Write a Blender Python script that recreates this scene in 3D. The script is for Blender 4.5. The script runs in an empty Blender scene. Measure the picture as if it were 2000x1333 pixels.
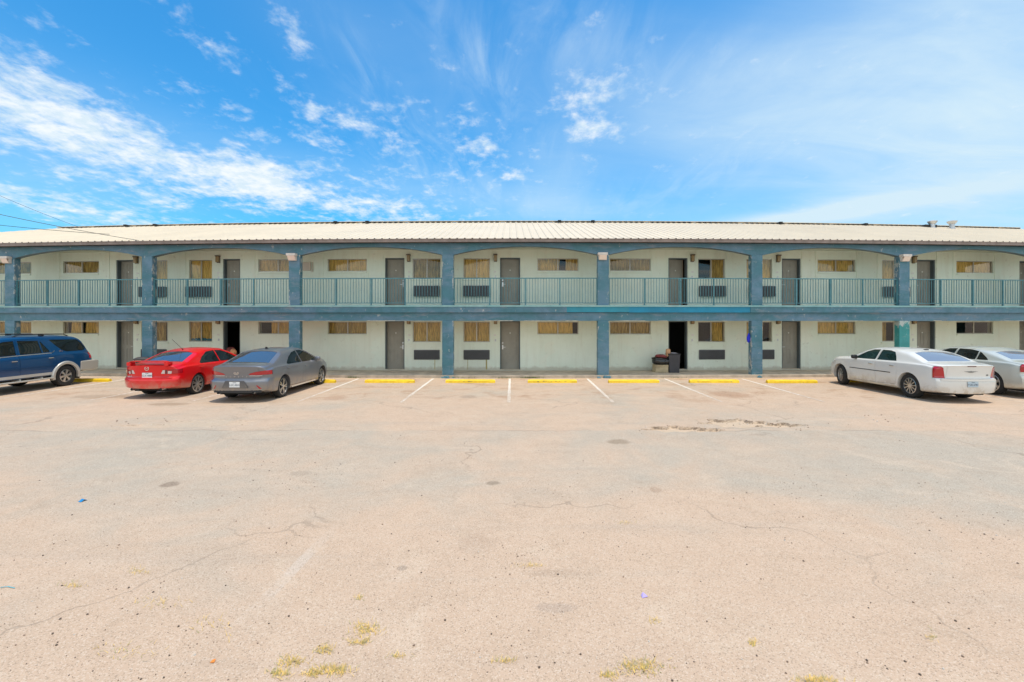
import bpy, bmesh, math, random
import numpy as np
from mathutils import Vector, Matrix
from mathutils.bvhtree import BVHTree

random.seed(7)
R = math.radians
C = bpy.context.scene.collection
SC = bpy.context.scene

# ------------------------------------------------------------------ camera
F, CX, HY, CH = 889.0, 1000.0, 627.0, 2.35       # focal length in photo pixels, horizon row, lens height
cam_d = bpy.data.cameras.new('camera')
cam = bpy.data.objects.new('camera', cam_d); C.objects.link(cam)
cam.location = (0, 0, CH); cam.rotation_euler = (R(90), 0, 0)
cam_d.sensor_width = 36; cam_d.lens = F / 2000 * 36
cam_d.shift_y = -(666.5 - HY) / 2000
cam_d.clip_start = 0.1; cam_d.clip_end = 6000
SC.camera = cam

# ------------------------------------------------------------------ node helper
class NT:
    def __init__(s, tree): s.t = tree; s.n = tree.nodes; s.l = tree.links
    def put(s, sock, v):
        if hasattr(v, 'is_output') or isinstance(v, bpy.types.NodeSocket): s.l.new(v, sock)
        elif v is not None: sock.default_value = v
    def node(s, t, **kw):
        n = s.n.new(t)
        for k, v in kw.items(): setattr(n, k, v)
        return n
    def m(s, op, a, b=None, c=None, clamp=False):
        n = s.node('ShaderNodeMath', operation=op, use_clamp=clamp)
        s.put(n.inputs[0], a)
        if b is not None: s.put(n.inputs[1], b)
        if c is not None: s.put(n.inputs[2], c)
        return n.outputs[0]
    def mix(s, f, a, b, mode='MIX'):
        n = s.node('ShaderNodeMix', data_type='RGBA', blend_type=mode)
        s.put(n.inputs[0], f)
        for i, v in ((6, a), (7, b)):
            if isinstance(v, tuple) and len(v) == 3: v = (*v, 1)
            s.put(n.inputs[i], v)
        return n.outputs[2]
    def noise(s, vec, scale, detail=4, rough=.55, dist=0.0):
        n = s.node('ShaderNodeTexNoise')
        if vec is not None: s.l.new(vec, n.inputs['Vector'])
        n.inputs['Scale'].default_value = scale; n.inputs['Detail'].default_value = detail
        n.inputs['Roughness'].default_value = rough; n.inputs['Distortion'].default_value = dist
        return n.outputs[0]
    def ramp(s, v, lo, hi):
        n = s.node('ShaderNodeMapRange', interpolation_type='SMOOTHSTEP')
        s.put(n.inputs[0], v); n.inputs[1].default_value = lo; n.inputs[2].default_value = hi
        return n.outputs[0]
    def vmul(s, vec, sc):
        n = s.node('ShaderNodeVectorMath', operation='MULTIPLY')
        s.l.new(vec, n.inputs[0]); n.inputs[1].default_value = sc
        return n.outputs[0]
    def sep(s, vec):
        n = s.node('ShaderNodeSeparateXYZ'); s.l.new(vec, n.inputs[0]); return n.outputs
    def com(s, x, y, z):
        n = s.node('ShaderNodeCombineXYZ')
        for i, v in enumerate((x, y, z)): s.put(n.inputs[i], v)
        return n.outputs[0]

# ------------------------------------------------------------------ sun and sky
SUN_EL = 82.0
SUN_H = Vector((0.13, -0.055))
SUN_H.normalize()
sun_dir = Vector((SUN_H.x * math.cos(R(SUN_EL)), SUN_H.y * math.cos(R(SUN_EL)), math.sin(R(SUN_EL))))
sl = bpy.data.lights.new('sun', 'SUN'); sl.energy = 3.3; sl.angle = R(0.55); sl.color = (1.0, 0.91, 0.78)
so = bpy.data.objects.new('sun', sl); C.objects.link(so)
so.rotation_euler = sun_dir.to_track_quat('Z', 'Y').to_euler(); so.location = (0, 0, 60)

w = bpy.data.worlds.new('World'); SC.world = w; w.use_nodes = True
nt = NT(w.node_tree); nt.n.clear()
out = nt.node('ShaderNodeOutputWorld'); bg = nt.node('ShaderNodeBackground')
nt.l.new(bg.outputs[0], out.inputs[0]); bg.inputs[1].default_value = 0.15
sky = nt.node('ShaderNodeTexSky', sky_type='NISHITA'); sky.sun_disc = False
sky.sun_elevation = R(SUN_EL); sky.sun_rotation = math.atan2(SUN_H.x, SUN_H.y)
sky.air_density = 1.2; sky.dust_density = 0.4; sky.ozone_density = 1.6
tc = nt.node('ShaderNodeTexCoord'); D = tc.outputs['Generated']
dx, dy, dz = nt.sep(D)
az = nt.m('ARCTAN2', dx, dy); el = nt.m('ARCSINE', dz)
# cloud-layer coordinates: a flat sheet overhead, so that clouds shrink towards the horizon
zc = nt.m('ADD', nt.m('MAXIMUM', dz, 0.0), 0.16)
cu = nt.m('DIVIDE', dx, zc); cv = nt.m('DIVIDE', dy, zc)
cp = nt.com(cu, cv, 0.0)
def skydir(px, py):
    a = math.atan2(px - CX, F); e = math.atan2(HY - py, math.hypot(F, px - CX)); return a, e
def blob(px, py, su, sv, slope, amp):
    a0, e0 = skydir(px, py); k = math.cos(a0)
    su, sv = su / F * k, sv / F * k
    th = math.atan(slope); c, s_ = math.cos(th), math.sin(th)
    a = nt.m('SUBTRACT', az, a0); e = nt.m('SUBTRACT', e0, el)
    u = nt.m('ADD', nt.m('MULTIPLY', a, c / su), nt.m('MULTIPLY', e, s_ / su))
    v = nt.m('SUBTRACT', nt.m('MULTIPLY', e, c / sv), nt.m('MULTIPLY', a, s_ / sv))
    r2 = nt.m('ADD', nt.m('MULTIPLY', u, u), nt.m('MULTIPLY', v, v))
    return nt.m('MULTIPLY', nt.m('EXPONENT', nt.m('MULTIPLY', r2, -0.5)), amp)
def total(lst):
    t = None
    for b in lst:
        v = blob(*b); t = v if t is None else nt.m('ADD', t, v)
    return t
cum = total([(20, 190, 120, 75, .45, .47), (140, 270, 170, 52, .42, .46), (330, 310, 120, 28, .42, .50), (505, 352, 52, 24, .1, .62),
             (150, 412, 210, 20, .12, .64), (330, 392, 22, 10, .1, .4), (690, 402, 150, 24, .1, .60), (480, 320, 60, 26, .4, .40), (580, 90, 26, 26, .2, .56), (605, 195, 18, 44, -.3, .34),
             (1170, 168, 58, 24, .1, .70), (1155, 257, 32, 13, .1, .98), (1125, 210, 20, 14, 0, .42), (925, 215, 18, 12, 0, .42),
             (955, 295, 30, 22, .3, .32), (1005, 340, 14, 8, 0, .42), (800, 320, 200, 70, 0, .30), (395, 60, 50, 30, .6, .30), (60, 40, 25, 10, .3, .32), (700, 235, 60, 20, 0, .34),
             (1160, 35, 14, 12, 0, .42), (420, 205, 50, 14, .4, .32)])
n1 = nt.noise(cp, 7.5, 7, .62, .3); n2 = nt.noise(nt.vmul(cp, (1.0, .7, 1)), 24.0, 5, .6)
nn = nt.m('ADD', nt.m('MULTIPLY', n1, .70), nt.m('MULTIPLY', n2, .42))
dens = nt.m('ADD', cum, nt.m('MULTIPLY', nt.m('SUBTRACT', nn, .565), 2.9))
a1 = nt.m('MULTIPLY', nt.ramp(dens, .18, 1.20), .94)
veil = total([(1960, 300, 290, 170, -.1, .95), (1750, 60, 360, 110, -.2, .50), (1600, 418, 130, 11, -.03, .95), (1350, 200, 220, 80, .3, .30), (780, 120, 220, 70, .5, .12), (960, 400, 330, 30, .1, .33), (60, 330, 200, 120, 0, .30), (1080, 350, 60, 60, .9, .25)])
wis = total([(760, 190, 150, 26, .75, .55), (930, 120, 180, 30, .9, .45), (1060, 60, 120, 60, -.6, .25), (870, 340, 160, 30, .35, .45), (1420, 330, 200, 30, -.25, .4), (1300, 120, 220, 40, .3, .4)])
vp = nt.noise(nt.vmul(cp, (1.0, 2.6, 1)), 1.3, 6, .6, .6)
a2 = nt.m('MULTIPLY', veil, nt.m('ADD', .35, nt.m('MULTIPLY', vp, 1.0)), clamp=True)
base = nt.mix(1.0, sky.outputs[0], (0.20, 0.81, 1.14), 'MULTIPLY')
col = nt.mix(a2, base, (4.0, 5.1, 5.8))
ws = nt.ramp(nt.noise(nt.vmul(cp, (3.2, 1.0, 1)), 2.4, 7, .62, .8), .36, .78)
col = nt.mix(nt.m('MULTIPLY', nt.m('MULTIPLY', wis, ws), .58, clamp=True), col, (4.6, 5.5, 6.0))
cc = nt.mix(nt.ramp(nt.noise(cp, 13, 5, .6), .38, .62), (4.5, 5.3, 5.8), (5.8, 6.05, 6.2))
col = nt.mix(a1, col, cc)
# bright cloud added in the unseen sky behind the camera, filling the shaded front
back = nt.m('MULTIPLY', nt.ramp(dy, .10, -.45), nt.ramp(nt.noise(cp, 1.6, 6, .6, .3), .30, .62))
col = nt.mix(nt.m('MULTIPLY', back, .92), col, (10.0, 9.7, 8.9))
nt.l.new(col, bg.inputs[0])

SC.view_settings.view_transform = 'Standard'; SC.view_settings.look = 'None'
SC.view_settings.exposure = 0.16; SC.view_settings.gamma = 1.0; SC.view_settings.use_curve_mapping = False
SC.cycles.max_bounces = 8; SC.cycles.diffuse_bounces = 4; SC.cycles.transparent_max_bounces = 8

# ------------------------------------------------------------------ materials
def simple(name, col, rough=.6, metal=0.0, coat=0.0, spec=.5, var=0.0, vscale=3.0, bump=0.0, bscale=40.0, stretch=(1, 1, 1), rnd=0.0, wear=None):
    m = bpy.data.materials.new(name); m.use_nodes = True
    n = NT(m.node_tree); b = n.n['Principled BSDF']
    b.inputs['Roughness'].default_value = rough; b.inputs['Metallic'].default_value = metal
    b.inputs['Coat Weight'].default_value = coat; b.inputs['Coat Roughness'].default_value = .03
    b.inputs['Specular IOR Level'].default_value = spec
    b.inputs['Base Color'].default_value = (*col, 1)
    if var or bump: P = n.node('ShaderNodeNewGeometry').outputs['Position']
    if var:
        f = n.noise(n.vmul(P, stretch), vscale, 6, .6)
        if rnd: f = n.m('ADD', f, n.m('MULTIPLY', n.m('SUBTRACT', n.node('ShaderNodeObjectInfo').outputs['Random'], .5), rnd))
        lo = tuple(c * (1 - var) for c in col); hi = tuple(min(1, c * (1 + var)) for c in col)
        n.l.new(n.mix(n.ramp(f, .3, .7), lo, hi), b.inputs['Base Color'])
    if wear:                                                     # worn or dusty places: colour, threshold, scale, (z from, z to)
        wc, th, sc, zr = wear; P2 = n.node('ShaderNodeNewGeometry').outputs['Position']
        k = n.ramp(n.noise(P2, sc, 7, .7, .2), th, th + .08)
        if zr: k = n.m('MULTIPLY', n.ramp(n.m('ADD', n.sep(P2)[2], n.m('MULTIPLY', n.m('SUBTRACT', n.noise(P2, 3.0, 5, .6), .5), .35)), zr[1], zr[0]), n.m('ADD', n.m('MULTIPLY', k, .5), .35))
        src = b.inputs['Base Color'].links[0].from_socket if b.inputs['Base Color'].links else (*col, 1)
        n.l.new(n.mix(n.m('MULTIPLY', k, .8), src, wc), b.inputs['Base Color'])
    if bump:
        bp = n.node('ShaderNodeBump'); bp.inputs['Strength'].default_value = bump; bp.inputs['Distance'].default_value = .01
        n.l.new(n.noise(P, bscale, 5, .6), bp.inputs['Height']); n.l.new(bp.outputs[0], b.inputs['Normal'])
    return m

def wall_material():
    m = bpy.data.materials.new('mint_masonry'); m.use_nodes = True
    n = NT(m.node_tree); b = n.n['Principled BSDF']; b.inputs['Roughness'].default_value = .8
    P = n.node('ShaderNodeNewGeometry').outputs['Position']
    big = n.ramp(n.noise(P, .7, 5, .6), .3, .7); st = n.ramp(n.noise(n.vmul(P, (5, 5, .5)), 1.0, 6, .65), .46, .75)
    c = n.mix(big, (.735, .80, .675), (.795, .855, .735))
    c = n.mix(n.m('MULTIPLY', st, .26), c, (.58, .56, .43))
    pt = n.ramp(n.noise(n.vmul(P, (.5, 1, .8)), 1.1, 3, .5, .3), .55, .58)
    c = n.mix(n.m('MULTIPLY', pt, .28), c, (.80, .79, .66))
    sp = n.ramp(n.noise(P, 5, 7, .72), .58, .72)
    c = n.mix(n.m('MULTIPLY', sp, .45), c, (.47, .46, .37))
    # splash dirt on the lowest courses, ragged along its upper edge
    z = n.sep(P)[2]
    d = n.ramp(n.m('SUBTRACT', z, n.m('MULTIPLY', n.noise(P, 3.5, 5, .7), .35)), .16, .0)
    c = n.mix(n.m('MULTIPLY', d, .55), c, (.40, .33, .24))
    n.l.new(c, b.inputs['Base Color'])
    br = n.node('ShaderNodeTexBrick'); br.inputs['Scale'].default_value = 1
    x, y, z = n.sep(P); n.l.new(n.com(x, z, 0), br.inputs['Vector'])
    br.inputs['Brick Width'].default_value = .4; br.inputs['Row Height'].default_value = .2; br.inputs['Mortar Size'].default_value = .008; br.inputs['Mortar Smooth'].default_value = .6
    h = n.m('ADD', n.m('MULTIPLY', br.outputs['Fac'], -.5), n.m('MULTIPLY', n.noise(P, 30, 4, .6), .5))
    bp = n.node('ShaderNodeBump'); bp.inputs['Strength'].default_value = .25; bp.inputs['Distance'].default_value = .01
    n.l.new(h, bp.inputs['Height']); n.l.new(bp.outputs[0], b.inputs['Normal'])
    return m

def paint_material(name, a, b_, dull, chips=.0, rough=.55, edge=False, top=False):
    """weathered house paint: two tones brushed over each other, sun-dulled patches, pale chips"""
    m = bpy.data.materials.new(name); m.use_nodes = True
    n = NT(m.node_tree); b = n.n['Principled BSDF']; b.inputs['Roughness'].default_value = rough
    P = n.node('ShaderNodeNewGeometry').outputs['Position']
    f = n.ramp(n.noise(n.vmul(P, (.6, 1, 1.6)), 1.1, 6, .65, .4), .38, .62)
    f2 = n.ramp(n.noise(n.vmul(P, (1.2, 1, .9)), 2.6, 6, .7, .4), .35, .70)
    c = n.mix(f, a, b_)
    c = n.mix(n.m('MULTIPLY', f2, .45), c, tuple(v * .62 for v in a))
    g = n.ramp(n.noise(n.vmul(P, (.8, 1, 3.5)), 1.6, 7, .7, .5), .52, .72)
    c = n.mix(n.m('MULTIPLY', g, .75), c, dull)
    if chips:
        cn = n.noise(n.vmul(P, (1, 1, .55)), 6.0, 7, .72, .2)
        if edge:
            gx = n.sep(n.node('ShaderNodeTexCoord').outputs['Generated'])[0]
            cn = n.m('ADD', cn, n.m('MULTIPLY', n.ramp(n.m('ABSOLUTE', n.m('SUBTRACT', gx, .5)), .36, .50), .10))
        if top: cn = n.m('ADD', cn, n.m('MULTIPLY', n.ramp(n.sep(P)[2], 1.85, 2.30), .17))
        k = n.ramp(cn, .70 - chips, .74 - chips)
        c = n.mix(n.m('MULTIPLY', k, .8), c, (.50, .50, .46))
    n.l.new(c, b.inputs['Base Color'])
    bp = n.node('ShaderNodeBump'); bp.inputs['Strength'].default_value = .35; bp.inputs['Distance'].default_value = .01
    n.l.new(n.noise(P, 22, 5, .65), bp.inputs['Height']); n.l.new(bp.outputs[0], b.inputs['Normal'])
    return m

def gpt(px, py, z=0.0):
    """a ground point seen at a photo pixel"""
    Y = F * (CH - z) / (py - HY); return ((px - CX) / F * Y, Y)

def ground_material():
    m = bpy.data.materials.new('dusty_asphalt'); m.use_nodes = True
    n = NT(m.node_tree); b = n.n['Principled BSDF']; b.inputs['Roughness'].default_value = .92; b.inputs['Specular IOR Level'].default_value = .2
    P = n.node('ShaderNodeNewGeometry').outputs['Position']
    x, y, z = n.sep(P)
    n_big = n.noise(P, .16, 6, .6, .6); n_mid = n.noise(P, .55, 7, .65, .8); n_sm = n.noise(P, 2.6, 6, .65)
    edge = n.m('ADD', 9.75, n.m('MULTIPLY', n.m('SUBTRACT', n.noise(n.com(x, 0, 0), .55, 6, .7), .5), .9))
    past = n.m('SUBTRACT', y, edge)                            # beyond the edge of the newer overlay
    lane = n.m('MULTIPLY', n.ramp(y, 4.4, 6.8), n.ramp(past, .06, -.06))
    dirt = n.m('ADD', n.m('MULTIPLY', n_big, .9), n.m('MULTIPLY', n_mid, .55))
    dirt = n.m('SUBTRACT', dirt, n.m('MULTIPLY', lane, .10))
    dm = n.ramp(dirt, .47, .80)
    cu_, cv_ = n.m('DIVIDE', n.m('SUBTRACT', x, .4), 4.2), n.m('DIVIDE', n.m('SUBTRACT', y, 3.6), 2.2)
    dirt = n.m('ADD', dirt, n.m('MULTIPLY', n.m('EXPONENT', n.m('MULTIPLY', n.m('ADD', n.m('MULTIPLY', cu_, cu_), n.m('MULTIPLY', cv_, cv_)), -1.0)), .17))
    dm = n.ramp(dirt, .47, .80)
    grey = n.mix(n_sm, (.355, .308, .246), (.435, .378, .302))
    tan = n.mix(n_sm, (.462, .328, .228), (.55, .405, .295))
    c = n.mix(dm, grey, tan)
    # streaks drawn along the lane by tyres
    st = n.ramp(n.noise(n.vmul(P, (.16, 1.5, 1)), 1.0, 6, .65), .52, .72)
    c = n.mix(n.m('MULTIPLY', st, .30), c, (.37, .31, .25))
    st2 = n.ramp(n.noise(n.vmul(P, (.22, 1.1, 1)), 1.7, 5, .6), .56, .74)
    c = n.mix(n.m('MULTIPLY', st2, .35), c, (.56, .43, .32))
    sm1 = n.ramp(n.noise(n.vmul(P, (.75, 1, 1)), 1.35, 7, .72, .9), .50, .72); sm2 = n.ramp(n.noise(P, .9, 7, .70, 1.2), .52, .70)
    c = n.mix(n.m('MULTIPLY', sm1, .34), c, (.335, .25, .175)); c = n.mix(n.m('MULTIPLY', sm2, .38), c, (.58, .46, .345))
    # stains where cars drip in the stalls, plus single spots
    stall = n.m('MULTIPLY', n.ramp(y, 12.0, 14.5), n.ramp(n.noise(n.vmul(P, (.8, 1.0, 1)), 1.1, 6, .68, .5), .50, .70))
    c = n.mix(n.m('MULTIPLY', stall, .85), c, (.345, .21, .125))
    wob = n.m('MULTIPLY', n.m('SUBTRACT', n.noise(P, 5.5, 5, .65), .5), 1.3)
    for (px, py, wx, wy, s, colr) in [(332, 947, 18, 6, .8, (.21, .155, .11)), (962, 944, 14, 4, .75, (.22, .17, .12)), (1208, 863, 22, 5, .8, (.25, .19, .13)),
                                (588, 925, 20, 5, .4, (.26, .21, .16)), (1280, 957, 12, 6, .45, (.31, .20, .13)), (655, 778, 24, 4, .6, (.36, .22, .14)), (1425, 771, 38, 7, .6, (.33, .18, .10)),
                                (915, 775, 14, 3, .5, (.28, .20, .14)), (785, 1110, 10, 5, .55, (.22, .17, .13)), (1085, 1120, 50, 9, .35, (.33, .24, .17)), (930, 1060, 40, 20, .30, (.35, .25, .18)),
                                (330, 790, 40, 3, .7, (.27, .19, .12)), (200, 775, 60, 4, .55, (.28, .20, .13)), (1090, 1187, 45, 10, .35, (.30, .24, .2)), (1320, 775, 22, 4, .4, (.34, .21, .13)), (1180, 768, 20, 4, .35, (.34, .22, .14))]:
        X, Y = gpt(px, py); k = F / Y; ry = Y * Y * wy / (F * CH)
        u = n.m('DIVIDE', n.m('SUBTRACT', x, X), wx / k); v = n.m('DIVIDE', n.m('SUBTRACT', y, Y), ry)
        d = n.m('ADD', n.m('SQRT', n.m('ADD', n.m('MULTIPLY', u, u), n.m('MULTIPLY', v, v))), wob)
        c = n.mix(n.m('MULTIPLY', n.ramp(d, 1.25, .65), s), c, colr)
    # a worn pale line of old paint running through the foreground, and a grey trowelled patch at the right
    (xa, ya), (xb, yb) = gpt(370, 1320), gpt(625, 1060)
    L = math.hypot(xb - xa, yb - ya)
    dd = n.m('ADD', n.m('MULTIPLY', n.m('SUBTRACT', x, xa), (yb - ya) / L), n.m('MULTIPLY', n.m('SUBTRACT', y, ya), -(xb - xa) / L))
    pl = n.m('MULTIPLY', n.ramp(n.m('ABSOLUTE', dd), .075, .045), n.ramp(n.m('ADD', n_mid, n.m('MULTIPLY', n_sm, .4)), .62, .80))
    pl = n.m('MULTIPLY', pl, n.ramp(y, 5.6, 3.6))
    c = n.mix(n.m('MULTIPLY', pl, .5), c, (.56, .51, .45))
    # broken faces of the old asphalt at pothole rims, sandy fill inside
    tn = n.sep(n.node('ShaderNodeNewGeometry').outputs['True Normal'])[2]
    c = n.mix(n.m('MULTIPLY', n.ramp(z, -.012, -.035), .5), c, (.60, .45, .30))
    c = n.mix(n.m('MULTIPLY', n.ramp(tn, .93, .78), n.ramp(n.noise(P, 6, 4, .7), .40, .60)), c, (.18, .13, .09))
    # aggregate: pale and dark chips
    v1 = n.node('ShaderNodeTexVoronoi'); n.l.new(P, v1.inputs['Vector']); v1.inputs['Scale'].default_value = 125
    chip = n.sep(v1.outputs['Color'])[0]
    c = n.mix(n.m('MULTIPLY', n.ramp(chip, .80, .88), .34), c, (.70, .61, .50))
    c = n.mix(n.m('MULTIPLY', n.ramp(chip, .15, .08), .55), c, (.23, .17, .12))
    bare = n.ramp(n.noise(P, .35, 5, .6), .48, .62)
    v2 = n.node('ShaderNodeTexVoronoi'); n.l.new(P, v2.inputs['Vector']); v2.inputs['Scale'].default_value = 30
    pit = n.m('MULTIPLY', n.ramp(v2.outputs['Distance'], .26, .16), n.m('MULTIPLY', bare, n.ramp(n.sep(v2.outputs['Color'])[0], .50, .58)))
    c = n.mix(n.m('MULTIPLY', pit, .6), c, (.20, .145, .10))
    grain = n.noise(P, 120, 3, .7)
    c = n.mix(n.m('MULTIPLY', n.m('ABSOLUTE', n.m('SUBTRACT', grain, .5)), 1.3), c, (.32, .24, .17))
    # cracks
    wp = n.node('ShaderNodeVectorMath', operation='ADD'); n.l.new(P, wp.inputs[0])
    nz = n.node('ShaderNodeTexNoise'); n.l.new(P, nz.inputs['Vector']); nz.inputs['Scale'].default_value = 1.4; nz.inputs['Detail'].default_value = 6
    n.l.new(n.vmul(nz.outputs['Color'], (1.1, 1.1, 0)), wp.inputs[1])
    v3 = n.node('ShaderNodeTexVoronoi', feature='DISTANCE_TO_EDGE'); n.l.new(wp.outputs[0], v3.inputs['Vector']); v3.inputs['Scale'].default_value = .27
    ck = n.m('MULTIPLY', n.ramp(v3.outputs['Distance'], .0050, .0015), n.ramp(n.noise(P, .22, 3, .5), .46, .58))
    seam = n.m('MULTIPLY', n.ramp(n.m('ABSOLUTE', past), .05, .015), n.ramp(n.noise(n.com(x, 3, 0), .45, 5, .6), .44, .56))
    ck = n.m('MAXIMUM', ck, n.m('MULTIPLY', seam, .8))
    c = n.mix(n.m('MULTIPLY', ck, .42), c, (.20, .155, .115))
    n.l.new(c, b.inputs['Base Color'])
    h = n.m('ADD', n.m('MULTIPLY', grain, .5), n.m('ADD', n.m('MULTIPLY', n.noise(P, 34, 4, .65), .8), n.m('MULTIPLY', ck, -2.0)))
    h = n.m('SUBTRACT', h, n.m('MULTIPLY', pit, 1.0))
    bp = n.node('ShaderNodeBump'); bp.inputs['Strength'].default_value = .32; bp.inputs['Distance'].default_value = .01
    n.l.new(h, bp.inputs['Height']); n.l.new(bp.outputs[0], b.inputs['Normal'])
    return m

def worn_line_material():
    m = bpy.data.materials.new('worn_white_paint'); m.use_nodes = True
    n = NT(m.node_tree); b = n.n['Principled BSDF']; b.inputs['Roughness'].default_value = .8
    P = n.node('ShaderNodeNewGeometry').outputs['Position']
    y = n.sep(P)[1]
    k = n.m('ADD', n.noise(P, 9, 6, .7), n.m('MULTIPLY', n.ramp(y, 13.2, 17.5), .18))
    c = n.mix(n.ramp(k, .46, .66), (.46, .36, .27), (.68, .62, .54))
    n.l.new(c, b.inputs['Base Color'])
    return m

def glass_material(name, tint=(.95, .94, .90), gloss=1.0, dark=.0):
    m = bpy.data.materials.new(name); m.use_nodes = True
    n = NT(m.node_tree); n.n.clear()
    o = n.node('ShaderNodeOutputMaterial'); mx = n.node('ShaderNodeMixShader')
    tr = n.node('ShaderNodeBsdfTransparent'); tr.inputs[0].default_value = (*tint, 1)
    gl = n.node('ShaderNodeBsdfGlossy'); gl.inputs[1].default_value = .02
    fr = n.node('ShaderNodeFresnel'); fr.inputs[0].default_value = 1.5
    back = n.node('ShaderNodeNewGeometry').outputs['Backfacing']
    n.l.new(n.m('MULTIPLY', n.m('MULTIPLY', fr.outputs[0], gloss, clamp=True), n.m('SUBTRACT', 1.0, back)), mx.inputs[0])
    n.l.new(tr.outputs[0], mx.inputs[1]); n.l.new(gl.outputs[0], mx.inputs[2]); n.l.new(mx.outputs[0], o.inputs[0])
    return m

M = {}
M['ground'] = ground_material(); M['line'] = worn_line_material(); M['wall'] = wall_material()
M['concrete'] = simple('walk_concrete', (.50, .42, .32), .85, var=.22, vscale=2.2, bump=.3, bscale=30)
M['teal'] = paint_material('teal_paint', (.058, .178, .222), (.112, .212, .295), (.245, .255, .280), .07)
M['teal_col'] = paint_material('teal_column_paint', (.055, .178, .224), (.120, .225, .308), (.20, .26, .30), .075, edge=True)
M['teal_peel'] = paint_material('peeling_green_paint', (.03, .26, .25), (.05, .30, .30), (.20, .32, .31), .08, top=True)
M['teal_edge'] = paint_material('pale_teal_edge', (.22, .44, .44), (.30, .50, .48), (.48, .54, .49), .07)
M['new_board'] = simple('fresh_blue_paint', (.003, .215, .36), .45, var=.12, vscale=2)
M['new_board_b'] = simple('faded_blue_paint', (.02, .24, .33), .5, var=.12, vscale=2)
M['rail'] = simple('rail_paint', (.075, .215, .245), .45, var=.15, vscale=6)
M['door'] = simple('door_paint', (.30, .28, .23), .5, var=.08, vscale=2)
M['jamb'] = simple('door_frame_paint', (.10, .125, .135), .5, var=.1, vscale=3)
M['curtain'] = simple('gold_curtain', (.63, .46, .165), .9, var=.42, rnd=.22, vscale=5, stretch=(6, 6, .6))  # vertical colour streaks imitate the shading of folds
M['alu'] = simple('window_aluminium', (.50, .47, .40), .4, metal=.4)
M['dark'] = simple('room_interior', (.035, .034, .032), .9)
M['pane'] = glass_material('window_glass', gloss=1.7)
M['grille'] = simple('conditioner_grille', (.125, .125, .13), .55, var=.1)
M['gutter'] = simple('gutter_metal', (.24, .19, .165), .6, var=.2, vscale=4)
M['roof'] = simple('cream_roof_sheet', (.66, .56, .41), .5, var=.04, vscale=.6)
M['closure'] = simple('ridge_closure', (.03, .028, .026), .8)
M['soffit'] = simple('ceiling_paint', (.66, .64, .50), .8, var=.06)
M['galv'] = simple('galvanised_metal', (.55, .56, .57), .4, metal=.6, var=.1)
M['fixture'] = simple('fixture_housing', (.64, .58, .52), .5, var=.1)
M['lens'] = simple('fixture_lens', (.78, .64, .54), .25)
M['lantern'] = simple('bronze_lantern', (.09, .065, .045), .5)
M['amber'] = simple('amber_lantern_glass', (.34, .24, .12), .25)
M['yellow'] = simple('yellow_stop_paint', (.80, .52, .012), .6, var=.12, vscale=7, bump=.3, bscale=35, wear=((.34, .25, .11), .60, 5.0, None))
M['plastic_white'] = simple('white_plastic', (.72, .71, .66), .5)
M['steel'] = simple('brushed_steel', (.62, .62, .62), .3, metal=.9)
M['black'] = simple('black_plastic', (.018, .018, .02), .5)
M['wood'] = simple('raw_door_edge', (.50, .31, .15), .6)
# ------------------------------------------------------------------ mesh helpers
def tag(o, label=None, cat=None, group=None, kind=None):
    for k, v in (('label', label), ('category', cat), ('group', group), ('kind', kind)):
        if v: o[k] = v
    return o
def empty(name, loc=(0, 0, 0), rz=0.0):
    o = bpy.data.objects.new(name, None); C.objects.link(o); o.location = loc; o.rotation_euler = (0, 0, rz); o.empty_display_size = .3
    return o
def link(name, mesh, mats, parent=None, smooth=False):
    for m in (mats if isinstance(mats, (list, tuple)) else [mats]): mesh.materials.append(m)
    if smooth:
        mesh.shade_smooth(); mesh.set_sharp_from_angle(angle=R(smooth if smooth > 1 else 35))
    o = bpy.data.objects.new(name, mesh); C.objects.link(o)
    if parent is not None: o.parent = parent
    return o

WA, WX = .0021, 1.0                     # the long front bows back a little towards both ends
def bow(x): return WA * (x - WX) ** 2
def wx(px, Y):                           # photo column -> metres along the front, on a plane Y metres away at its centre
    X = (px - CX) / F * Y
    for _ in range(12): X = (px - CX) / F * (Y + bow(X))
    return X

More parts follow.
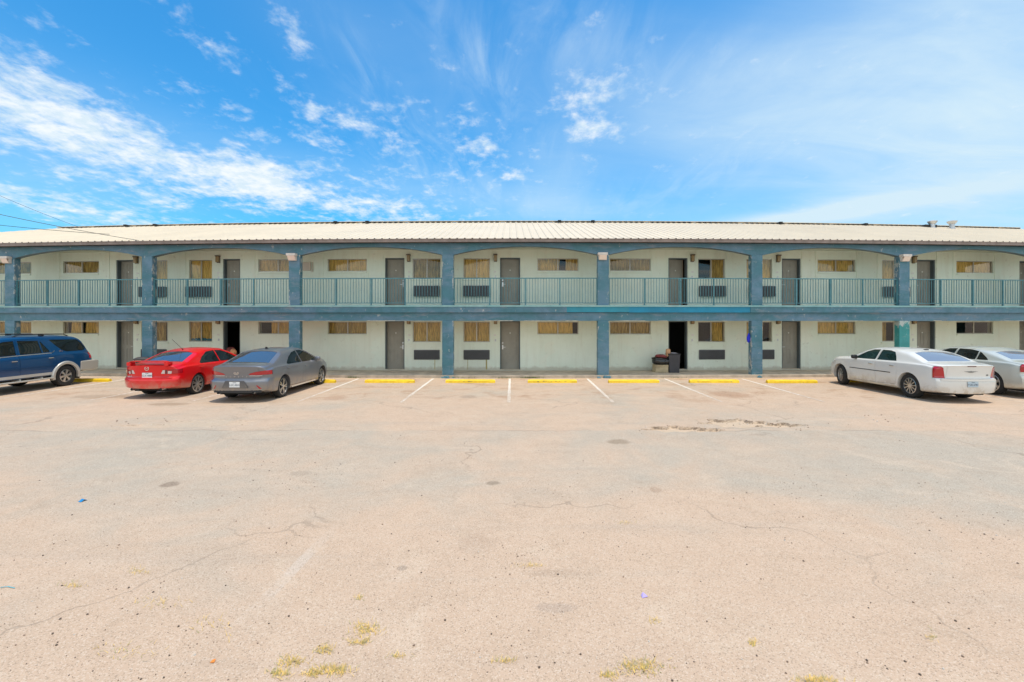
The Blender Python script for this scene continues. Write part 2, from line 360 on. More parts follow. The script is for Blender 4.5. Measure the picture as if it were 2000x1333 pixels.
class MB:
    def __init__(s): s.v = []; s.f = []; s.mi = []
    def quad(s, *p, m=0):
        i = len(s.v); s.v += [tuple(q) for q in p]; s.f.append(tuple(range(i, i + len(p)))); s.mi.append(m)
    def box(s, x0, x1, y0, y1, z0, z1, m=0, step=0, rot=None, piv=None):
        n = max(1, int(math.ceil((x1 - x0) / step))) if step else 1
        i0 = len(s.v); xs = [x0 + (x1 - x0) * k / n for k in range(n + 1)]
        for x in xs: s.v += [(x, y0, z0), (x, y1, z0), (x, y1, z1), (x, y0, z1)]
        for k in range(n):
            a = i0 + 4 * k; b = a + 4
            for q in ((a, b, b + 3, a + 3), (a + 1, a + 2, b + 2, b + 1), (a, a + 1, b + 1, b), (a + 3, b + 3, b + 2, a + 2)): s.f.append(q); s.mi.append(m)
        e = i0 + 4 * n
        s.f.append((i0, i0 + 3, i0 + 2, i0 + 1)); s.f.append((e, e + 1, e + 2, e + 3)); s.mi += [m, m]
        if rot is not None:
            p = Vector(piv)
            for k in range(i0, len(s.v)): s.v[k] = tuple(rot @ (Vector(s.v[k]) - p) + p)
    def prism(s, poly, y0, y1, m=0):                     # poly of (x, z), counter-clockwise seen from -y
        i = len(s.v); n = len(poly)
        s.v += [(x, y0, z) for x, z in poly] + [(x, y1, z) for x, z in poly]
        s.f.append(tuple(range(i, i + n))); s.f.append(tuple(range(i + 2 * n - 1, i + n - 1, -1))); s.mi += [m, m]
        for k in range(n):
            l = (k + 1) % n; s.f.append((i + k, i + n + k, i + n + l, i + l)); s.mi.append(m)
    def tube(s, pts, r, n=8, m=0, caps=True):
        pts = [Vector(p) for p in pts]; i0 = len(s.v)
        for k, p in enumerate(pts):
            d = (pts[min(k + 1, len(pts) - 1)] - pts[max(k - 1, 0)]).normalized()
            u = d.cross(Vector((0, 0, 1)) if abs(d.z) < .95 else Vector((1, 0, 0))).normalized(); v = d.cross(u)
            rr = r[k] if isinstance(r, (list, tuple)) else r
            for j in range(n):
                a = 2 * math.pi * j / n; s.v.append(tuple(p + u * math.cos(a) * rr + v * math.sin(a) * rr))
        for k in range(len(pts) - 1):
            for j in range(n):
                a = i0 + k * n + j; b = i0 + k * n + (j + 1) % n
                s.f.append((a, a + n, b + n, b)); s.mi.append(m)
        if caps:
            s.f.append(tuple(i0 + j for j in range(n))); s.f.append(tuple(i0 + (len(pts) - 1) * n + n - 1 - j for j in range(n))); s.mi += [m, m]
    def blob(s, c, r, m=0, nu=10, nv=7, jit=0.0, seed=0, sq=1.0):
        rn = random.Random(seed); i0 = len(s.v)
        def sg(v): return math.copysign(abs(v) ** sq, v)
        for a in range(nv + 1):
            th = math.pi * a / nv
            for b in range(nu):
                ph = 2 * math.pi * b / nu; k = 1 + rn.uniform(-jit, jit)
                s.v.append((c[0] + r[0] * sg(math.sin(th)) * sg(math.cos(ph)) * k, c[1] + r[1] * sg(math.sin(th)) * sg(math.sin(ph)) * k, c[2] + r[2] * sg(math.cos(th)) * k))
        for a in range(nv):
            for b in range(nu):
                p = i0 + a * nu + b; q = i0 + a * nu + (b + 1) % nu
                s.f.append((p, p + nu, q + nu, q)); s.mi.append(m)
    def mesh(s, name, warp=False):
        v = [(x, y + bow(x), z) for x, y, z in s.v] if warp else s.v
        me = bpy.data.meshes.new(name); me.from_pydata(v, [], s.f); me.polygons.foreach_set('material_index', s.mi)
        bm = bmesh.new(); bm.from_mesh(me); bmesh.ops.remove_doubles(bm, verts=bm.verts, dist=1e-5); bm.to_mesh(me); bm.free()
        me.update(); return me
    def build(s, name, mats, parent=None, warp=False, smooth=False): return link(name, s.mesh(name, warp), mats, parent, smooth)

def text_mesh(txt, size, depth=.004, align='CENTER'):
    cu = bpy.data.curves.new('lettering', 'FONT'); cu.body = txt; cu.size = size; cu.extrude = depth / 2; cu.align_x = align; cu.align_y = 'CENTER'; cu.resolution_u = 2
    o = bpy.data.objects.new('lettering', cu); C.objects.link(o)
    dg = bpy.context.evaluated_depsgraph_get(); dg.update()
    me = bpy.data.meshes.new_from_object(o.evaluated_get(dg)); bpy.data.objects.remove(o); bpy.data.curves.remove(cu)
    me.materials.clear(); return me

# ------------------------------------------------------------------ ground, walkway, markings
POT = [(3.55, 9.88, .55, .24), (4.15, 9.80, .40, .14), (5.15, 10.42, .62, .40), (6.0, 10.25, .5, .2), (-7.0, 10.35, .95, .42), (-8.0, 10.15, .7, .22)]
def ground_z(x, y):
    z = 0.0
    for a, b, rx, ry in POT:
        u = (x - a) / rx; v = (y - b) / ry; d = math.hypot(u, v) * (1 + .16 * math.sin(7 * math.atan2(v, u) + a * 9) + .08 * math.sin(17 * x))
        if d < 1.12:
            e = min(1, max(0, (1.12 - d) / (.10 if v > -.1 else .7))); z = min(z, -(.06 if a > 0 else .022) * e)
    return z
def make_ground():
    xs = [-900, -400, -150, -70, -40, -26, -18, -13, -10.5] + list(np.arange(-9.2, 7.4, .05)) + [8, 10, 13, 18, 26, 40, 70, 150, 400, 900]
    ys = [-900, -300, -80, -20, 0, 2.4, 4, 6, 8, 9] + list(np.arange(9.45, 11.1, .035)) + [11.6, 13, 15, 17, 19, 22, 30, 60, 150, 400, 900]
    V = []; 
    for y in ys:
        for x in xs: V.append((x, y, ground_z(x, y) if 9.3 < y < 11.2 and -9.5 < x < 7.6 else 0.0))
    n = len(xs); Fc = [(j * n + i, j * n + i + 1, (j + 1) * n + i + 1, (j + 1) * n + i) for j in range(len(ys) - 1) for i in range(n - 1)]
    me = bpy.data.meshes.new('ground'); me.from_pydata(V, [], Fc)
    return tag(link('ground', me, M['ground']), kind='structure')
make_ground()

YC, YW, YE, YR = 18.67, 20.40, 18.36, 26.0        # column face, room wall, eave, ridge (at the middle of the front)
XL, XR = -34.0, 34.0
ZG, ZU = .12, 2.96                                # walkway and balcony floors
b = MB(); b.box(XL, XR, 18.64, 20.62, -.3, ZG, step=1)
wk = b.build('sidewalk', M['concrete'], warp=True); tag(wk, kind='structure')
bv = wk.modifiers.new('edge', 'BEVEL'); bv.width = .012; bv.segments = 2; bv.limit_method = 'ANGLE'

for i, (x, y0, y1) in enumerate([(-15.45, 13.2, 18.3), (-12.45, 13.4, 18.3), (-9.35, 13.3, 18.45), (-6.22, 13.2, 18.45), (-3.2, 13.1, 18.48), (-.09, 13.1, 18.48), (3.05, 13.1, 18.46), (6.18, 13.2, 18.45), (9.30, 13.2, 18.42), (14.75, 13.4, 18.6)]):
    b = MB(); n = 24; dxs = {3.05: -.14, 6.18: -.1, 9.30: -.25}.get(x, 0)
    rn = random.Random(i); pts = []
    for k in range(n + 1):
        t = k / n; pts.append((x + dxs * (1 - t), y0 + (y1 - y0) * t, .046 + rn.uniform(-.010, .008)))
    for k in range(n):
        (xa, ya, wa), (xb, yb, wb) = pts[k], pts[k + 1]
        b.quad((xa - wa, ya, .004), (xa + wa, ya, .004), (xb + wb, yb, .004), (xb - wb, yb, .004))
    tag(b.build('parking_line', M['line']), kind='structure')

# ------------------------------------------------------------------ the motel
motel = tag(empty('motel_building', (0, 20, 0)), 'long two storey mint and teal motel with arched balcony bays and cream metal roof', 'motel')
MI = Matrix.Translation((0, -20, 0))
def part(o): o.matrix_parent_inverse = MI; return o
def P_(b, name, mats, smooth=False): return part(b.build(name, mats, motel, True, smooth))

def opening(kind, a, c): return (kind, wx(a, YW), wx(c, YW))
doors = [(227, 260), (435.5, 469), (752, 790), (976.5, 1016), (1305.5, 1343), (1527, 1564), (1791, 1827), (1991, 2028)]
highs = [(-9, 61), (123, 193), (504.5, 580), (640, 716.5), (1049.5, 1130), (1191, 1271), (1597, 1671), (1868, 1940)]
bigs = [(276, 327), (369, 414), (806, 861), (905, 957), (1363.5, 1416), (1458, 1508), (1723, 1773)]
acs = [(276, 326), (366, 415), (808.5, 859), (905.5, 956.5), (1364.5, 1415.5), (1462, 1512), (1723, 1772)]
OPEN = []
for z0, st in ((ZG, 'g'), (ZU, 'u')):
    for i, (a, c) in enumerate(doors): OPEN.append(('door', i, st, wx(a, YW), wx(c, YW), z0 + .03, z0 + 2.22))
    for i, (a, c) in enumerate(highs): OPEN.append(('high', i, st, wx(a, YW), wx(c, YW), z0 + 1.62, z0 + 2.19))
    for i, (a, c) in enumerate(bigs): OPEN.append(('big', i, st, wx(a, YW), wx(c, YW), z0 + 1.27, z0 + 2.19))

def build_wall():
    xs = sorted({XL, XR, *[o[3] for o in OPEN], *[o[4] for o in OPEN], *np.arange(XL, XR, 1.7)})
    zs = sorted({-.1, 5.62, *[o[5] for o in OPEN], *[o[6] for o in OPEN]})
    b = MB()
    for i in range(len(xs) - 1):
        for j in range(len(zs) - 1):
            xm, zm = (xs[i] + xs[i + 1]) / 2, (zs[j] + zs[j + 1]) / 2
            if any(o[3] < xm < o[4] and o[5] < zm < o[6] for o in OPEN): continue
            b.quad((xs[i], YW, zs[j]), (xs[i + 1], YW, zs[j]), (xs[i + 1], YW, zs[j + 1]), (xs[i], YW, zs[j + 1]))
    d = .26
    for k, i, st, x0, x1, z0, z1 in OPEN:
        y0, y1 = YW, YW + d
        b.quad((x0, y0, z0), (x0, y0, z1), (x0, y1, z1), (x0, y1, z0)); b.quad((x1, y0, z0), (x1, y1, z0), (x1, y1, z1), (x1, y0, z1))
        b.quad((x0, y0, z0), (x0, y1, z0), (x1, y1, z0), (x1, y0, z0)); b.quad((x0, y0, z1), (x1, y0, z1), (x1, y1, z1), (x0, y1, z1))
    for x in (XL, XR): b.quad((x, YW, -.1), (x, 33.4, -.1), (x, 33.4, 5.62), (x, YW, 5.62))
    b.quad((XL, 33.4, -.1), (XL, 33.4, 5.62), (XR, 33.4, 5.62), (XR, 33.4, -.1))
    P_(b, 'wall', M['wall'])
build_wall()
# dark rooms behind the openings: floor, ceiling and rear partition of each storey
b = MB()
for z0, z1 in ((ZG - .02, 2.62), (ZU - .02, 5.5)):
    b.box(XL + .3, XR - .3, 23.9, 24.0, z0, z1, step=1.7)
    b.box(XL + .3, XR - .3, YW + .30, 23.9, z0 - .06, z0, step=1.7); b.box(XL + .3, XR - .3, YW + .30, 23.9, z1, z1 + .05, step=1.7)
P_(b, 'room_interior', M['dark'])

# thin vertical battens that divide the upper wall, at the window edges and doors
for px in [116, 213, 362, 497, 631, 718.5, 748, 862, 900, 959.5, 1019.5, 1046.5, 1133.5, 1187, 1273, 1303, 1346, 1361, 1419, 1567, 1594, 1674, 1714, 1830, 1862, 1943]:
    x = wx(px, YW); b = MB(); b.box(x - .03, x + .03, YW - .02, YW + .01, ZU + .03, 5.545); P_(b, 'batten', M['wall'])
# ceilings of the balcony and of the walkway, balcony floor slab with its edge, beams
b = MB(); b.box(XL, XR, 18.42, YW - .003, 5.55, 5.60, step=1); P_(b, 'ceiling', M['soffit'])
b = MB(); b.box(XL, XR, 18.92, YW - .003, 2.56, ZU - .04, step=1); P_(b, 'balcony_slab', M['soffit'])
b = MB(); rn = random.Random(4)
b.box(XL, XR, 18.56, YW - .004, ZU - .038, ZU + .026, step=1); P_(b, 'balcony_floor', M['teal_edge'])
b = MB()
x0, x1 = wx(1107, 18.58), wx(1466, 18.58)
for a, c in ((XL, x0 - .003), (x1 + .003, XR)): b.box(a, c, 18.585, 18.90, 2.69, ZU - .039, step=1)
P_(b, 'balcony_fascia', M['teal'])
b = MB(); xm = wx(1229, 18.58); b.box(x0, xm - .002, 18.60, 18.90, 2.70, ZU - .039, step=1); P_(b, 'balcony_fascia', M['new_board_b'])
b = MB(); b.box(xm, x1, 18.60, 18.90, 2.69, ZU - .039, step=1); P_(b, 'balcony_fascia', M['new_board'])
b = MB(); b.box(XL, XR, 18.695, 18.90, 2.345, 2.688, step=1); P_(b, 'balcony_beam', M['teal'])
rn = random.Random(12); M['filler'] = simple('filler', (.46, .44, .36), .9, var=.3, vscale=6)
for k in range(26):                         # strips of cream filler that show along the underside of the beam
    x = rn.uniform(-22, 22); L = rn.uniform(.3, 1.6); b = MB(); b.box(x, x + L, 18.688, 18.71, 2.338, 2.338 + rn.uniform(.012, .03), step=.5); P_(b, 'beam_patch', M['filler'])

COL = [-2.64 + 6.395 * k for k in range(-4, 6)]
CW = .235
for k, x in enumerate(COL):
    n = 14; b = MB()
    def shaft(z0, z1, mi=0):
        b.box(x - CW, x + CW, YC, YC + .27, z0, z1, m=mi)
    peel = abs(x - 16.55) < .3
    shaft(-.05, 2.35, 1 if peel else 0); shaft(ZU + .026, 5.09)
    o = P_(b, 'column', [M['teal_col'], M['teal_peel']])
    if peel: o['label'] = 'column with white paint peeling off green at its top'
    bv = o.modifiers.new('edge', 'BEVEL'); bv.width = .018; bv.segments = 2; bv.limit_method = 'ANGLE'
    # crumbling mortar at the foot
    b = MB(); rn = random.Random(k)
    for j in range(9): b.blob((x + rn.uniform(-.27, .27), YC - .02 + rn.uniform(-.05, .05), .02), (rn.uniform(.05, .10), rn.uniform(.03, .07), rn.uniform(.03, .10)), jit=.25, seed=j, nu=7, nv=4)
    P_(b, 'column_foot', [M['teal_col'], M['concrete']])

# arched spandrel over each balcony bay
for k in range(len(COL) - 1):
    xa, xb = COL[k] + CW, COL[k + 1] - CW; b = MB(); n = 30; pts = []
    for i in range(n + 1):
        t = i / n; u = 2 * t - 1
        rise = .335 * (1 - abs(u) ** 2.15)
        pts.append((xa + (xb - xa) * t, 5.065 + rise))
    y0, y1 = YC + .012, YC + .24
    for i in range(n):
        (p, q), (r_, s_) = pts[i], pts[i + 1]
        b.quad((p, y0, q), (r_, y0, s_), (r_, y0, 5.66), (p, y0, 5.66)); b.quad((p, y1, q), (p, y1, 5.66), (r_, y1, 5.66), (r_, y1, s_))
        b.quad((p, y0, q), (p, y1, q), (r_, y1, s_), (r_, y0, s_), m=1)
    P_(b, 'arch', [M['teal'], M['jamb']], smooth=30)
    # head of the column between the arches
for k, x in enumerate(COL):
    b = MB(); b.box(x - CW + .002, x + CW - .002, YC + .013, YC + .239, 5.09, 5.66); P_(b, 'column_head', M['teal'])

# railings
BAYS = []
for k in range(len(COL) - 1):
    xa, xb = COL[k] + CW - .02, COL[k + 1] - CW + .02; y = YC + .10
    b = MB()
    b.box(xa, xb, y - .022, y + .022, 4.085, 4.125, step=1); b.box(xa, xb, y - .016, y + .016, 3.07, 3.10, step=1)
    nb = int((xb - xa) / .113)
    for i in range(nb):
        x = xa + (i + .5) * (xb - xa) / nb; b.box(x - .0095, x + .0095, y - .0095, y + .0095, 3.10, 4.085)
    r = P_(b, 'railing', M['rail'])
    for i in range(5):
        x = xa + .03 + (xb - xa - .06) * (0, .25, .5, .74, 1)[i]
        b = MB(); b.box(x - .024, x + .024, y - .027, y + .027, ZU + .02, 4.09)
        b.box(x - .06, x + .06, y - .05, y + .05, ZU + .026, ZU + .038)
        b.build('post', M['rail'], r, True)

# ------------------------------------------------------------------ doors, windows, conditioners
def at_wall(o, x, z, y=YW):
    o.parent = motel; o.matrix_parent_inverse = MI
    o.location = (x, y + bow(x), z); o.rotation_euler = (0, 0, math.atan(2 * WA * (x - WX)))
    return o
def bevel(o, wd=.006):
    m = o.modifiers.new('edge', 'BEVEL'); m.width = wd; m.segments = 2; m.limit_method = 'ANGLE'; return o

def door_mesh(W, H):
    b = MB(); b.box(-W / 2, W / 2, 0, .045, 0, H)
    def panel(x0, x1, z0, z1):                       # moulded rim with a raised field
        t = .022
        for a in ((x0, x1, z0, z0 + t), (x0, x1, z1 - t, z1), (x0, x0 + t, z0 + t, z1 - t), (x1 - t, x1, z0 + t, z1 - t)): b.box(a[0], a[1], -.009, .002, a[2], a[3])
        b.box(x0 + .045, x1 - .045, -.007, .002, z0 + .045, z1 - .045)
    g = .11; m_ = .055
    for s_ in (-1, 1):
        xa, xb = (-W / 2 + g, -m_) if s_ < 0 else (m_, W / 2 - g)
        for z0, z1 in ((.22, .90), (1.06, 1.66), (1.76, 2.02)): panel(xa, xb, z0 * H / 2.15, z1 * H / 2.15)
    return b.mesh('door')
hm = MB()
hm.box(-.028, .028, -.016, 0, -.10, .10); hm.tube([(0, -.01, 0), (0, -.055, 0)], .011, 8); hm.box(-.012, .125, -.062, -.045, -.011, .011)
hm.tube([(0, 0, .19), (0, -.022, .19)], .032, 12)
handle_R = hm.mesh('handle'); handle_R.materials.append(M['steel'])
hm2 = MB(); hm2.v = [(-x, y, z) for x, y, z in hm.v]; hm2.f = [tuple(reversed(f)) for f in hm.f]; hm2.mi = hm.mi; handle_L = hm2.mesh('handle'); handle_L.materials.append(M['steel'])
handle_side = [1, -1, 1, -1, 1, -1, -1, 1]           # which edge carries the handle
dm_cache = {}
for k, i, st, x0, x1, z0, z1 in OPEN:
    xm, Wd, Ht = (x0 + x1) / 2, x1 - x0, z1 - z0
    if k == 'door':
        fr = MB(); t = .045
        for a in ((-Wd / 2 + .002, -Wd / 2 + t, 0, Ht - t), (Wd / 2 - t, Wd / 2 - .002, 0, Ht - t), (-Wd / 2 + .002, Wd / 2 - .002, Ht - t, Ht - .002)): fr.box(a[0], a[1], .03, .25, a[2], a[3])
        fr.box(-Wd / 2 + .002, Wd / 2 - .002, .02, .25, 0, .025, m=1)
        fo = at_wall(fr.build('door_frame', [M['jamb'], M['concrete']]), xm, z0)
        wide_open = (st == 'g' and i in (1, 4)); ajar = (st == 'u' and i in (4, 7)) or (st == 'g' and i == 7)
        lw, lh = Wd - 2 * t - .006, Ht - t - .03
        key = round(lw, 3)
        me = door_mesh(lw, lh); 
        o = link('door', me, [M['door'], M['wood']])
        hs = handle_side[i]
        o.parent = fo
        if wide_open:                      # swung back into the room
            piv = Vector((-hs * lw / 2, .24, .027)); o.matrix_local = Matrix.Translation(piv) @ Matrix.Rotation(R(86) * (hs), 4, 'Z') @ Matrix.Translation((hs * lw / 2, 0, 0))
            o['label'] = 'door standing open into a dark room'
        elif ajar:
            piv = Vector((-hs * lw / 2, .20, .027)); o.matrix_local = Matrix.Translation(piv) @ Matrix.Rotation(R(13) * hs, 4, 'Z') @ Matrix.Translation((hs * lw / 2, 0, 0))
            o['label'] = 'door standing a little ajar'
            e = MB(); e.box(hs * lw / 2 - .004, hs * lw / 2 + .004, -.002, .047, .0, lh); e.build('door_edge', M['wood'], o)
        else: o.location = (0, .20, .027)
        h = bpy.data.objects.new('handle', handle_L if hs > 0 else handle_R); C.objects.link(h); h.parent = o
        h.location = (hs * (lw / 2 - .07), 0, .98)
        n_ = MB(); n_.tube([(0, 0, 0), (0, -.008, 0)], .028, 12); q = n_.build('number_plate', M['plastic_white'], o); q.location = (0, -.004, 1.62)
        # card reader / number sign on the wall beside the handle
        s_ = MB(); s_.box(-.05, .05, -.015, .003, -.035, .035); q = s_.build('room_sign', M['plastic_white']); at_wall(q, xm + hs * (Wd / 2 + .22), z0 + 1.56)
        s_ = MB(); s_.box(-.03, .03, -.02, .003, -.05, .05); q = s_.build('bell_box', M['galv']); at_wall(q, xm + hs * (Wd / 2 + .20), z0 + 1.33)
        # lantern
        lm = MB(); lm.box(-.085, .085, -.16, .003, .13, .18); lm.box(-.07, .07, -.05, .003, -.15, .13)
        lo = at_wall(bevel(lm.build('wall_lantern', M['lantern'])), xm + hs * (Wd / 2 + .20), z0 + (2.16 if st == 'u' else 2.20))
        lg = MB(); lg.box(-.062, .062, -.145, -.05, -.13, .13); bevel(lg.build('lantern_glass', M['amber'], lo))
    else:
        fr = MB(); t = .035; y0, y1 = .05, .10
        for a in ((-Wd / 2 + .002, -Wd / 2 + t, t, Ht - t), (Wd / 2 - t, Wd / 2 - .002, t, Ht - t), (-Wd / 2 + .002, Wd / 2 - .002, Ht - t, Ht - .002), (-Wd / 2 + .002, Wd / 2 - .002, .002, t), (-.022, .022, t, Ht - t)): fr.box(a[0], a[1], y0, y1, a[2], a[3])
        fo = at_wall(fr.build('window', M['alu']), xm, z0)
        pn = MB()
        for a in ((-Wd / 2 + t, -.022), (.022, Wd / 2 - t)): pn.box(a[0], a[1], .072, .078, t, Ht - t)
        pn.build('pane', M['pane'], fo)
        # curtain: pleats, drawn over the spans given
        span = {('g', 'high', 0): [(0, 1)], ('g', 'high', 1): [(.12, .46), (.56, 1)], ('g', 'high', 2): [(.30, 1)], ('g', 'high', 4): [(0, .86)], ('g', 'high', 7): [],
                ('g', 'big', 0): [(.12, .82)], ('g', 'big', 4): [(.56, .98)], ('g', 'big', 5): [(0, .72)], ('g', 'big', 6): [(.0, .25)],
                ('u', 'big', 4): [(.50, 1)], ('u', 'high', 4): [(0, .55), (.70, 1)]}.get((st, k, i), [(0, 1)])
        rn = random.Random(i * 7 + (st == 'u') + 31 * (k == 'big'))
        cb = MB()
        for (s0, s1) in span:
            n = int(60 * (s1 - s0) * Wd) + 6; xa = -Wd / 2 + Wd * s0; xb = -Wd / 2 + Wd * s1; fq = rn.uniform(30, 44); ph = rn.uniform(0, 6); rows = 5; idx = []
            tilt = rn.uniform(-.06, .06) if s1 - s0 < .95 else 0; am = rn.uniform(.030, .044)
            for r_ in range(rows + 1):
                tz = r_ / rows; z = .01 + tz * (Ht - .02); row = []
                for c_ in range(n + 1):
                    x = xa + (xb - xa) * c_ / n
                    y = .165 + am * math.sin(fq * x + ph + .5 * math.sin(3 * x)) + .012 * math.sin(11 * x + 2 * tz + ph)
                    row.append((x + tilt * (1 - tz) * (1 if s1 > .6 else -1) * (c_ / n if s0 == 0 else 1 - c_ / n), y, z)); 
                idx.append(row)
            for r_ in range(rows):
                for c_ in range(n): cb.quad(idx[r_][c_], idx[r_][c_ + 1], idx[r_ + 1][c_ + 1], idx[r_ + 1][c_])
        if span: cb.build('curtain', M['curtain'], fo, smooth=60)
        # sill
        sb = MB(); sb.box(-Wd / 2 - (.05 if k == 'big' else 0), Wd / 2 + (.05 if k == 'big' else 0), -.045, .002, -.075, -.002); sb.build('window_sill', M['wall'], fo)
        if st == 'g' and k == 'big' and i == 1:
            q = MB(); rn = random.Random(3)
            for j in range(7): q.blob((-.45 + j * .15, .12, .09 + rn.uniform(-.02, .02)), (.09, .03, .07), jit=.2, seed=j)
            o = q.build('cloth_on_sill', simple('blue_cloth', (.06, .20, .30), .9), fo, smooth=60)

M['louvre'] = simple('louvre_grey', (.055, .055, .058), .6)
for st, z0, z1 in (('g', ZG + .486, ZG + .925), ('u', ZU + .48, ZU + .96)):
    for i, (a, c) in enumerate(acs):
        x0, x1 = wx(a, YW), wx(c, YW); Wd = x1 - x0; H = z1 - z0; b = MB(); dp = .05 if st == 'g' else .17
        b.box(-Wd / 2, Wd / 2, -dp, .005, 0, H)
        o = bevel(at_wall(b.build('air_conditioner', M['grille']), (x0 + x1) / 2, z0), .03)
        g = MB(); n = 15
        for j in range(n):
            z = .03 + (H - .06) * (j + .5) / n; g.box(-Wd / 2 + .03, Wd / 2 - .03, -dp - .012, -dp - .001, z - .007, z + .007)
        g.build('louvre', M['louvre'], o)
        if st == 'g' and i in (2, 3):
            d_ = MB()
            for xx, ww in ((-.40, .012), (.44, .03)) if i == 3 else ((.36, .014),): d_.box(xx - ww, xx + ww, -.006, .003, -.44, -.001)
            d_.build('drip_stain', simple('rust_stain', (.45, .38, .15), .9, var=.3), o)

# flood lights over every second column
for k, x in enumerate(COL):
    if k % 2: 
        b = MB(); b.box(-.20, .19, -.20, .0, .03, .13); b.prism([(-.18, .03), (-.15, -.16), (.17, -.16), (.17, .03)], -.10, .0)
        o = bevel(b.build('flood_light', M['fixture'])); at_wall(o, x - .05, 5.0, YC - .001)
        g = MB(); g.quad((-.15, -.195, .028), (.155, -.195, .028), (.155, -.105, -.15), (-.15, -.105, -.15)); g.quad((-.15, -.101, -.15), (.155, -.101, -.15), (.155, -.11, .028), (-.15, -.11, .028))
        g.build('flood_lens', M['lens'], o)
# faded junction box with conduit on the upper wall
b = MB(); b.box(-.20, .16, -.07, .003, -.2, .18); b.tube([(.24, -.02, .2), (.24, -.02, -.25), (.16, -.02, -.25)], .02, 6)
o = bevel(b.build('junction_box', simple('pinkish_box', (.60, .52, .44), .7))); at_wall(o, wx(601, YW), 4.82)

# ------------------------------------------------------------------ roof
ZE, ZR = 5.675, 7.965
XH, XHR = -27.6, 31.0                               # the ridge ends here, the hips run on down to the corners
def rz(y): return ZE + (ZR - ZE) * (y - YE) / (YR - YE)
xs = [XL - 1 + i * .99 for i in range(int((XR - XL + 2) / .99) + 2)]
def yend(x):
    t = 1.0
    if x < XH: t = max(0.0, 1 - (XH - x) / (XH - (XL - 1.2)))
    if x > XHR: t = max(0.0, 1 - (x - XHR) / (XR + 1.2 - XHR))
    return YE + (YR - YE) * t
b = MB()
for i in range(len(xs) - 1):
    x0, x1 = xs[i], xs[i + 1]; ya, yb = yend(x0), yend(x1)
    b.quad((x0, YE, rz(YE)), (x1, YE, rz(YE)), (x1, yb, rz(yb)), (x0, ya, rz(ya)))
    b.quad((x0, 2 * YR - YE, ZE), (x0, 2 * YR - ya, rz(ya)), (x1, 2 * YR - yb, rz(yb)), (x1, 2 * YR - YE, ZE))
    if ya < YR or yb < YR: b.quad((x0, ya, rz(ya)), (x1, yb, rz(yb)), (x1, 2 * YR - yb, rz(yb)), (x0, 2 * YR - ya, rz(ya)))
pitch = .305; nrib = int((XR - XL + 2) / pitch)
sl_n = Vector((0, -(ZR - ZE), YR - YE)).normalized()
for i in range(nrib):
    x = XL - 1 + (i + .5) * pitch; ye = yend(x) - .02
    if ye < YE + .3: continue
    segs = 6; pr = [(-.042, 0), (-.018, .027), (.018, .027), (.042, 0)]
    for s_ in range(segs):
        ya = YE - .02 + (ye - YE) * s_ / segs; yb = YE - .02 + (ye - YE) * (s_ + 1) / segs
        A = [(x + u, ya + sl_n.y * v, rz(ya) + sl_n.z * v + .001) for u, v in pr]; B = [(x + u, yb + sl_n.y * v, rz(yb) + sl_n.z * v + .001) for u, v in pr]
        for q in range(3): b.quad(A[q], A[q + 1], B[q + 1], B[q])
    b.quad(*[(x + u, YE - .022, rz(YE - .02) + v + .001) for u, v in pr], m=1)  # dark end faces stand in for the shade inside the open ribs
roof = P_(b, 'roof', [M['roof'], M['closure']])
def S_(b, name, mats, smooth=False):
    o = b.build(name, mats, None, True, smooth); o.parent = roof; return o
b = MB(); b.box(XL - 1, XR + 1, YE + .005, YE + .14, ZE - .135, ZE - .035, step=1); b.box(XL - 1, XR + 1, YE - .01, YE + .02, ZE - .040, ZE - .002, step=1)
P_(b, 'gutter', M['gutter'])
b = MB(); b.box(XL - 1, XR + 1, YE + .14, YC + .02, ZE - .125, ZE - .075, step=1); P_(b, 'eave_soffit', M['gutter'])
b = MB(); b.box(XH, XHR, YR - .16, YR + .16, ZR + .045, ZR + .075, step=1); S_(b, 'ridge_cap', M['roof'])
b = MB()
for i in range(nrib):
    x = XL - 1 + i * pitch + pitch * .5
    if XH + .1 < x < XHR - .1 and i % 9 != 4: b.box(x + .07, x + pitch - .075, YR - .17, YR + .1, ZR - .012, ZR + .044)
S_(b, 'ridge_closure', M['closure'])
for px, py in ((247, 443.5), (304, 443), (656, 437.5), (718, 437), (1093, 434.5), (1158, 434.5), (1524, 438.5), (1690, 440.5)):
    x = wx(px, YR - .4); b = MB(); y = YR - .4; b.tube([(x, y, rz(y) - .05), (x, y, ZR + .02)], .07, 10); b.box(x - .10, x + .08, y - .12, y + .2, ZR - .03, ZR + .03)
    S_(b, 'roof_vent', M['closure'])
b = MB(); x = wx(1812, YR - .4); b.box(x - .35, x + .4, YR - .6, YR - .1, ZR - .2, ZR + .0); S_(b, 'roof_vent', M['closure'])
for px, ybot, ytop in ((1821, 446, 431), (1859.5, 449.5, 431)):
    y = YR - (.6 if px < 1830 else 1.1); x = wx(px, y); z0 = rz(y) - .1; Yd = y + bow(x); zt = CH + (HY - ytop) / F * Yd
    b = MB(); b.tube([(x, y, z0), (x, y, zt - .10)], .13, 16); b.tube([(x, y, z0), (x, y, z0 + .12)], [.2, .14], 16)
    b.tube([(x, y, zt - .20), (x, y, zt - .06), (x, y, zt)], [.17, .26, .10], 16)
    S_(b, 'flue_pipe', M['galv'], smooth=40)
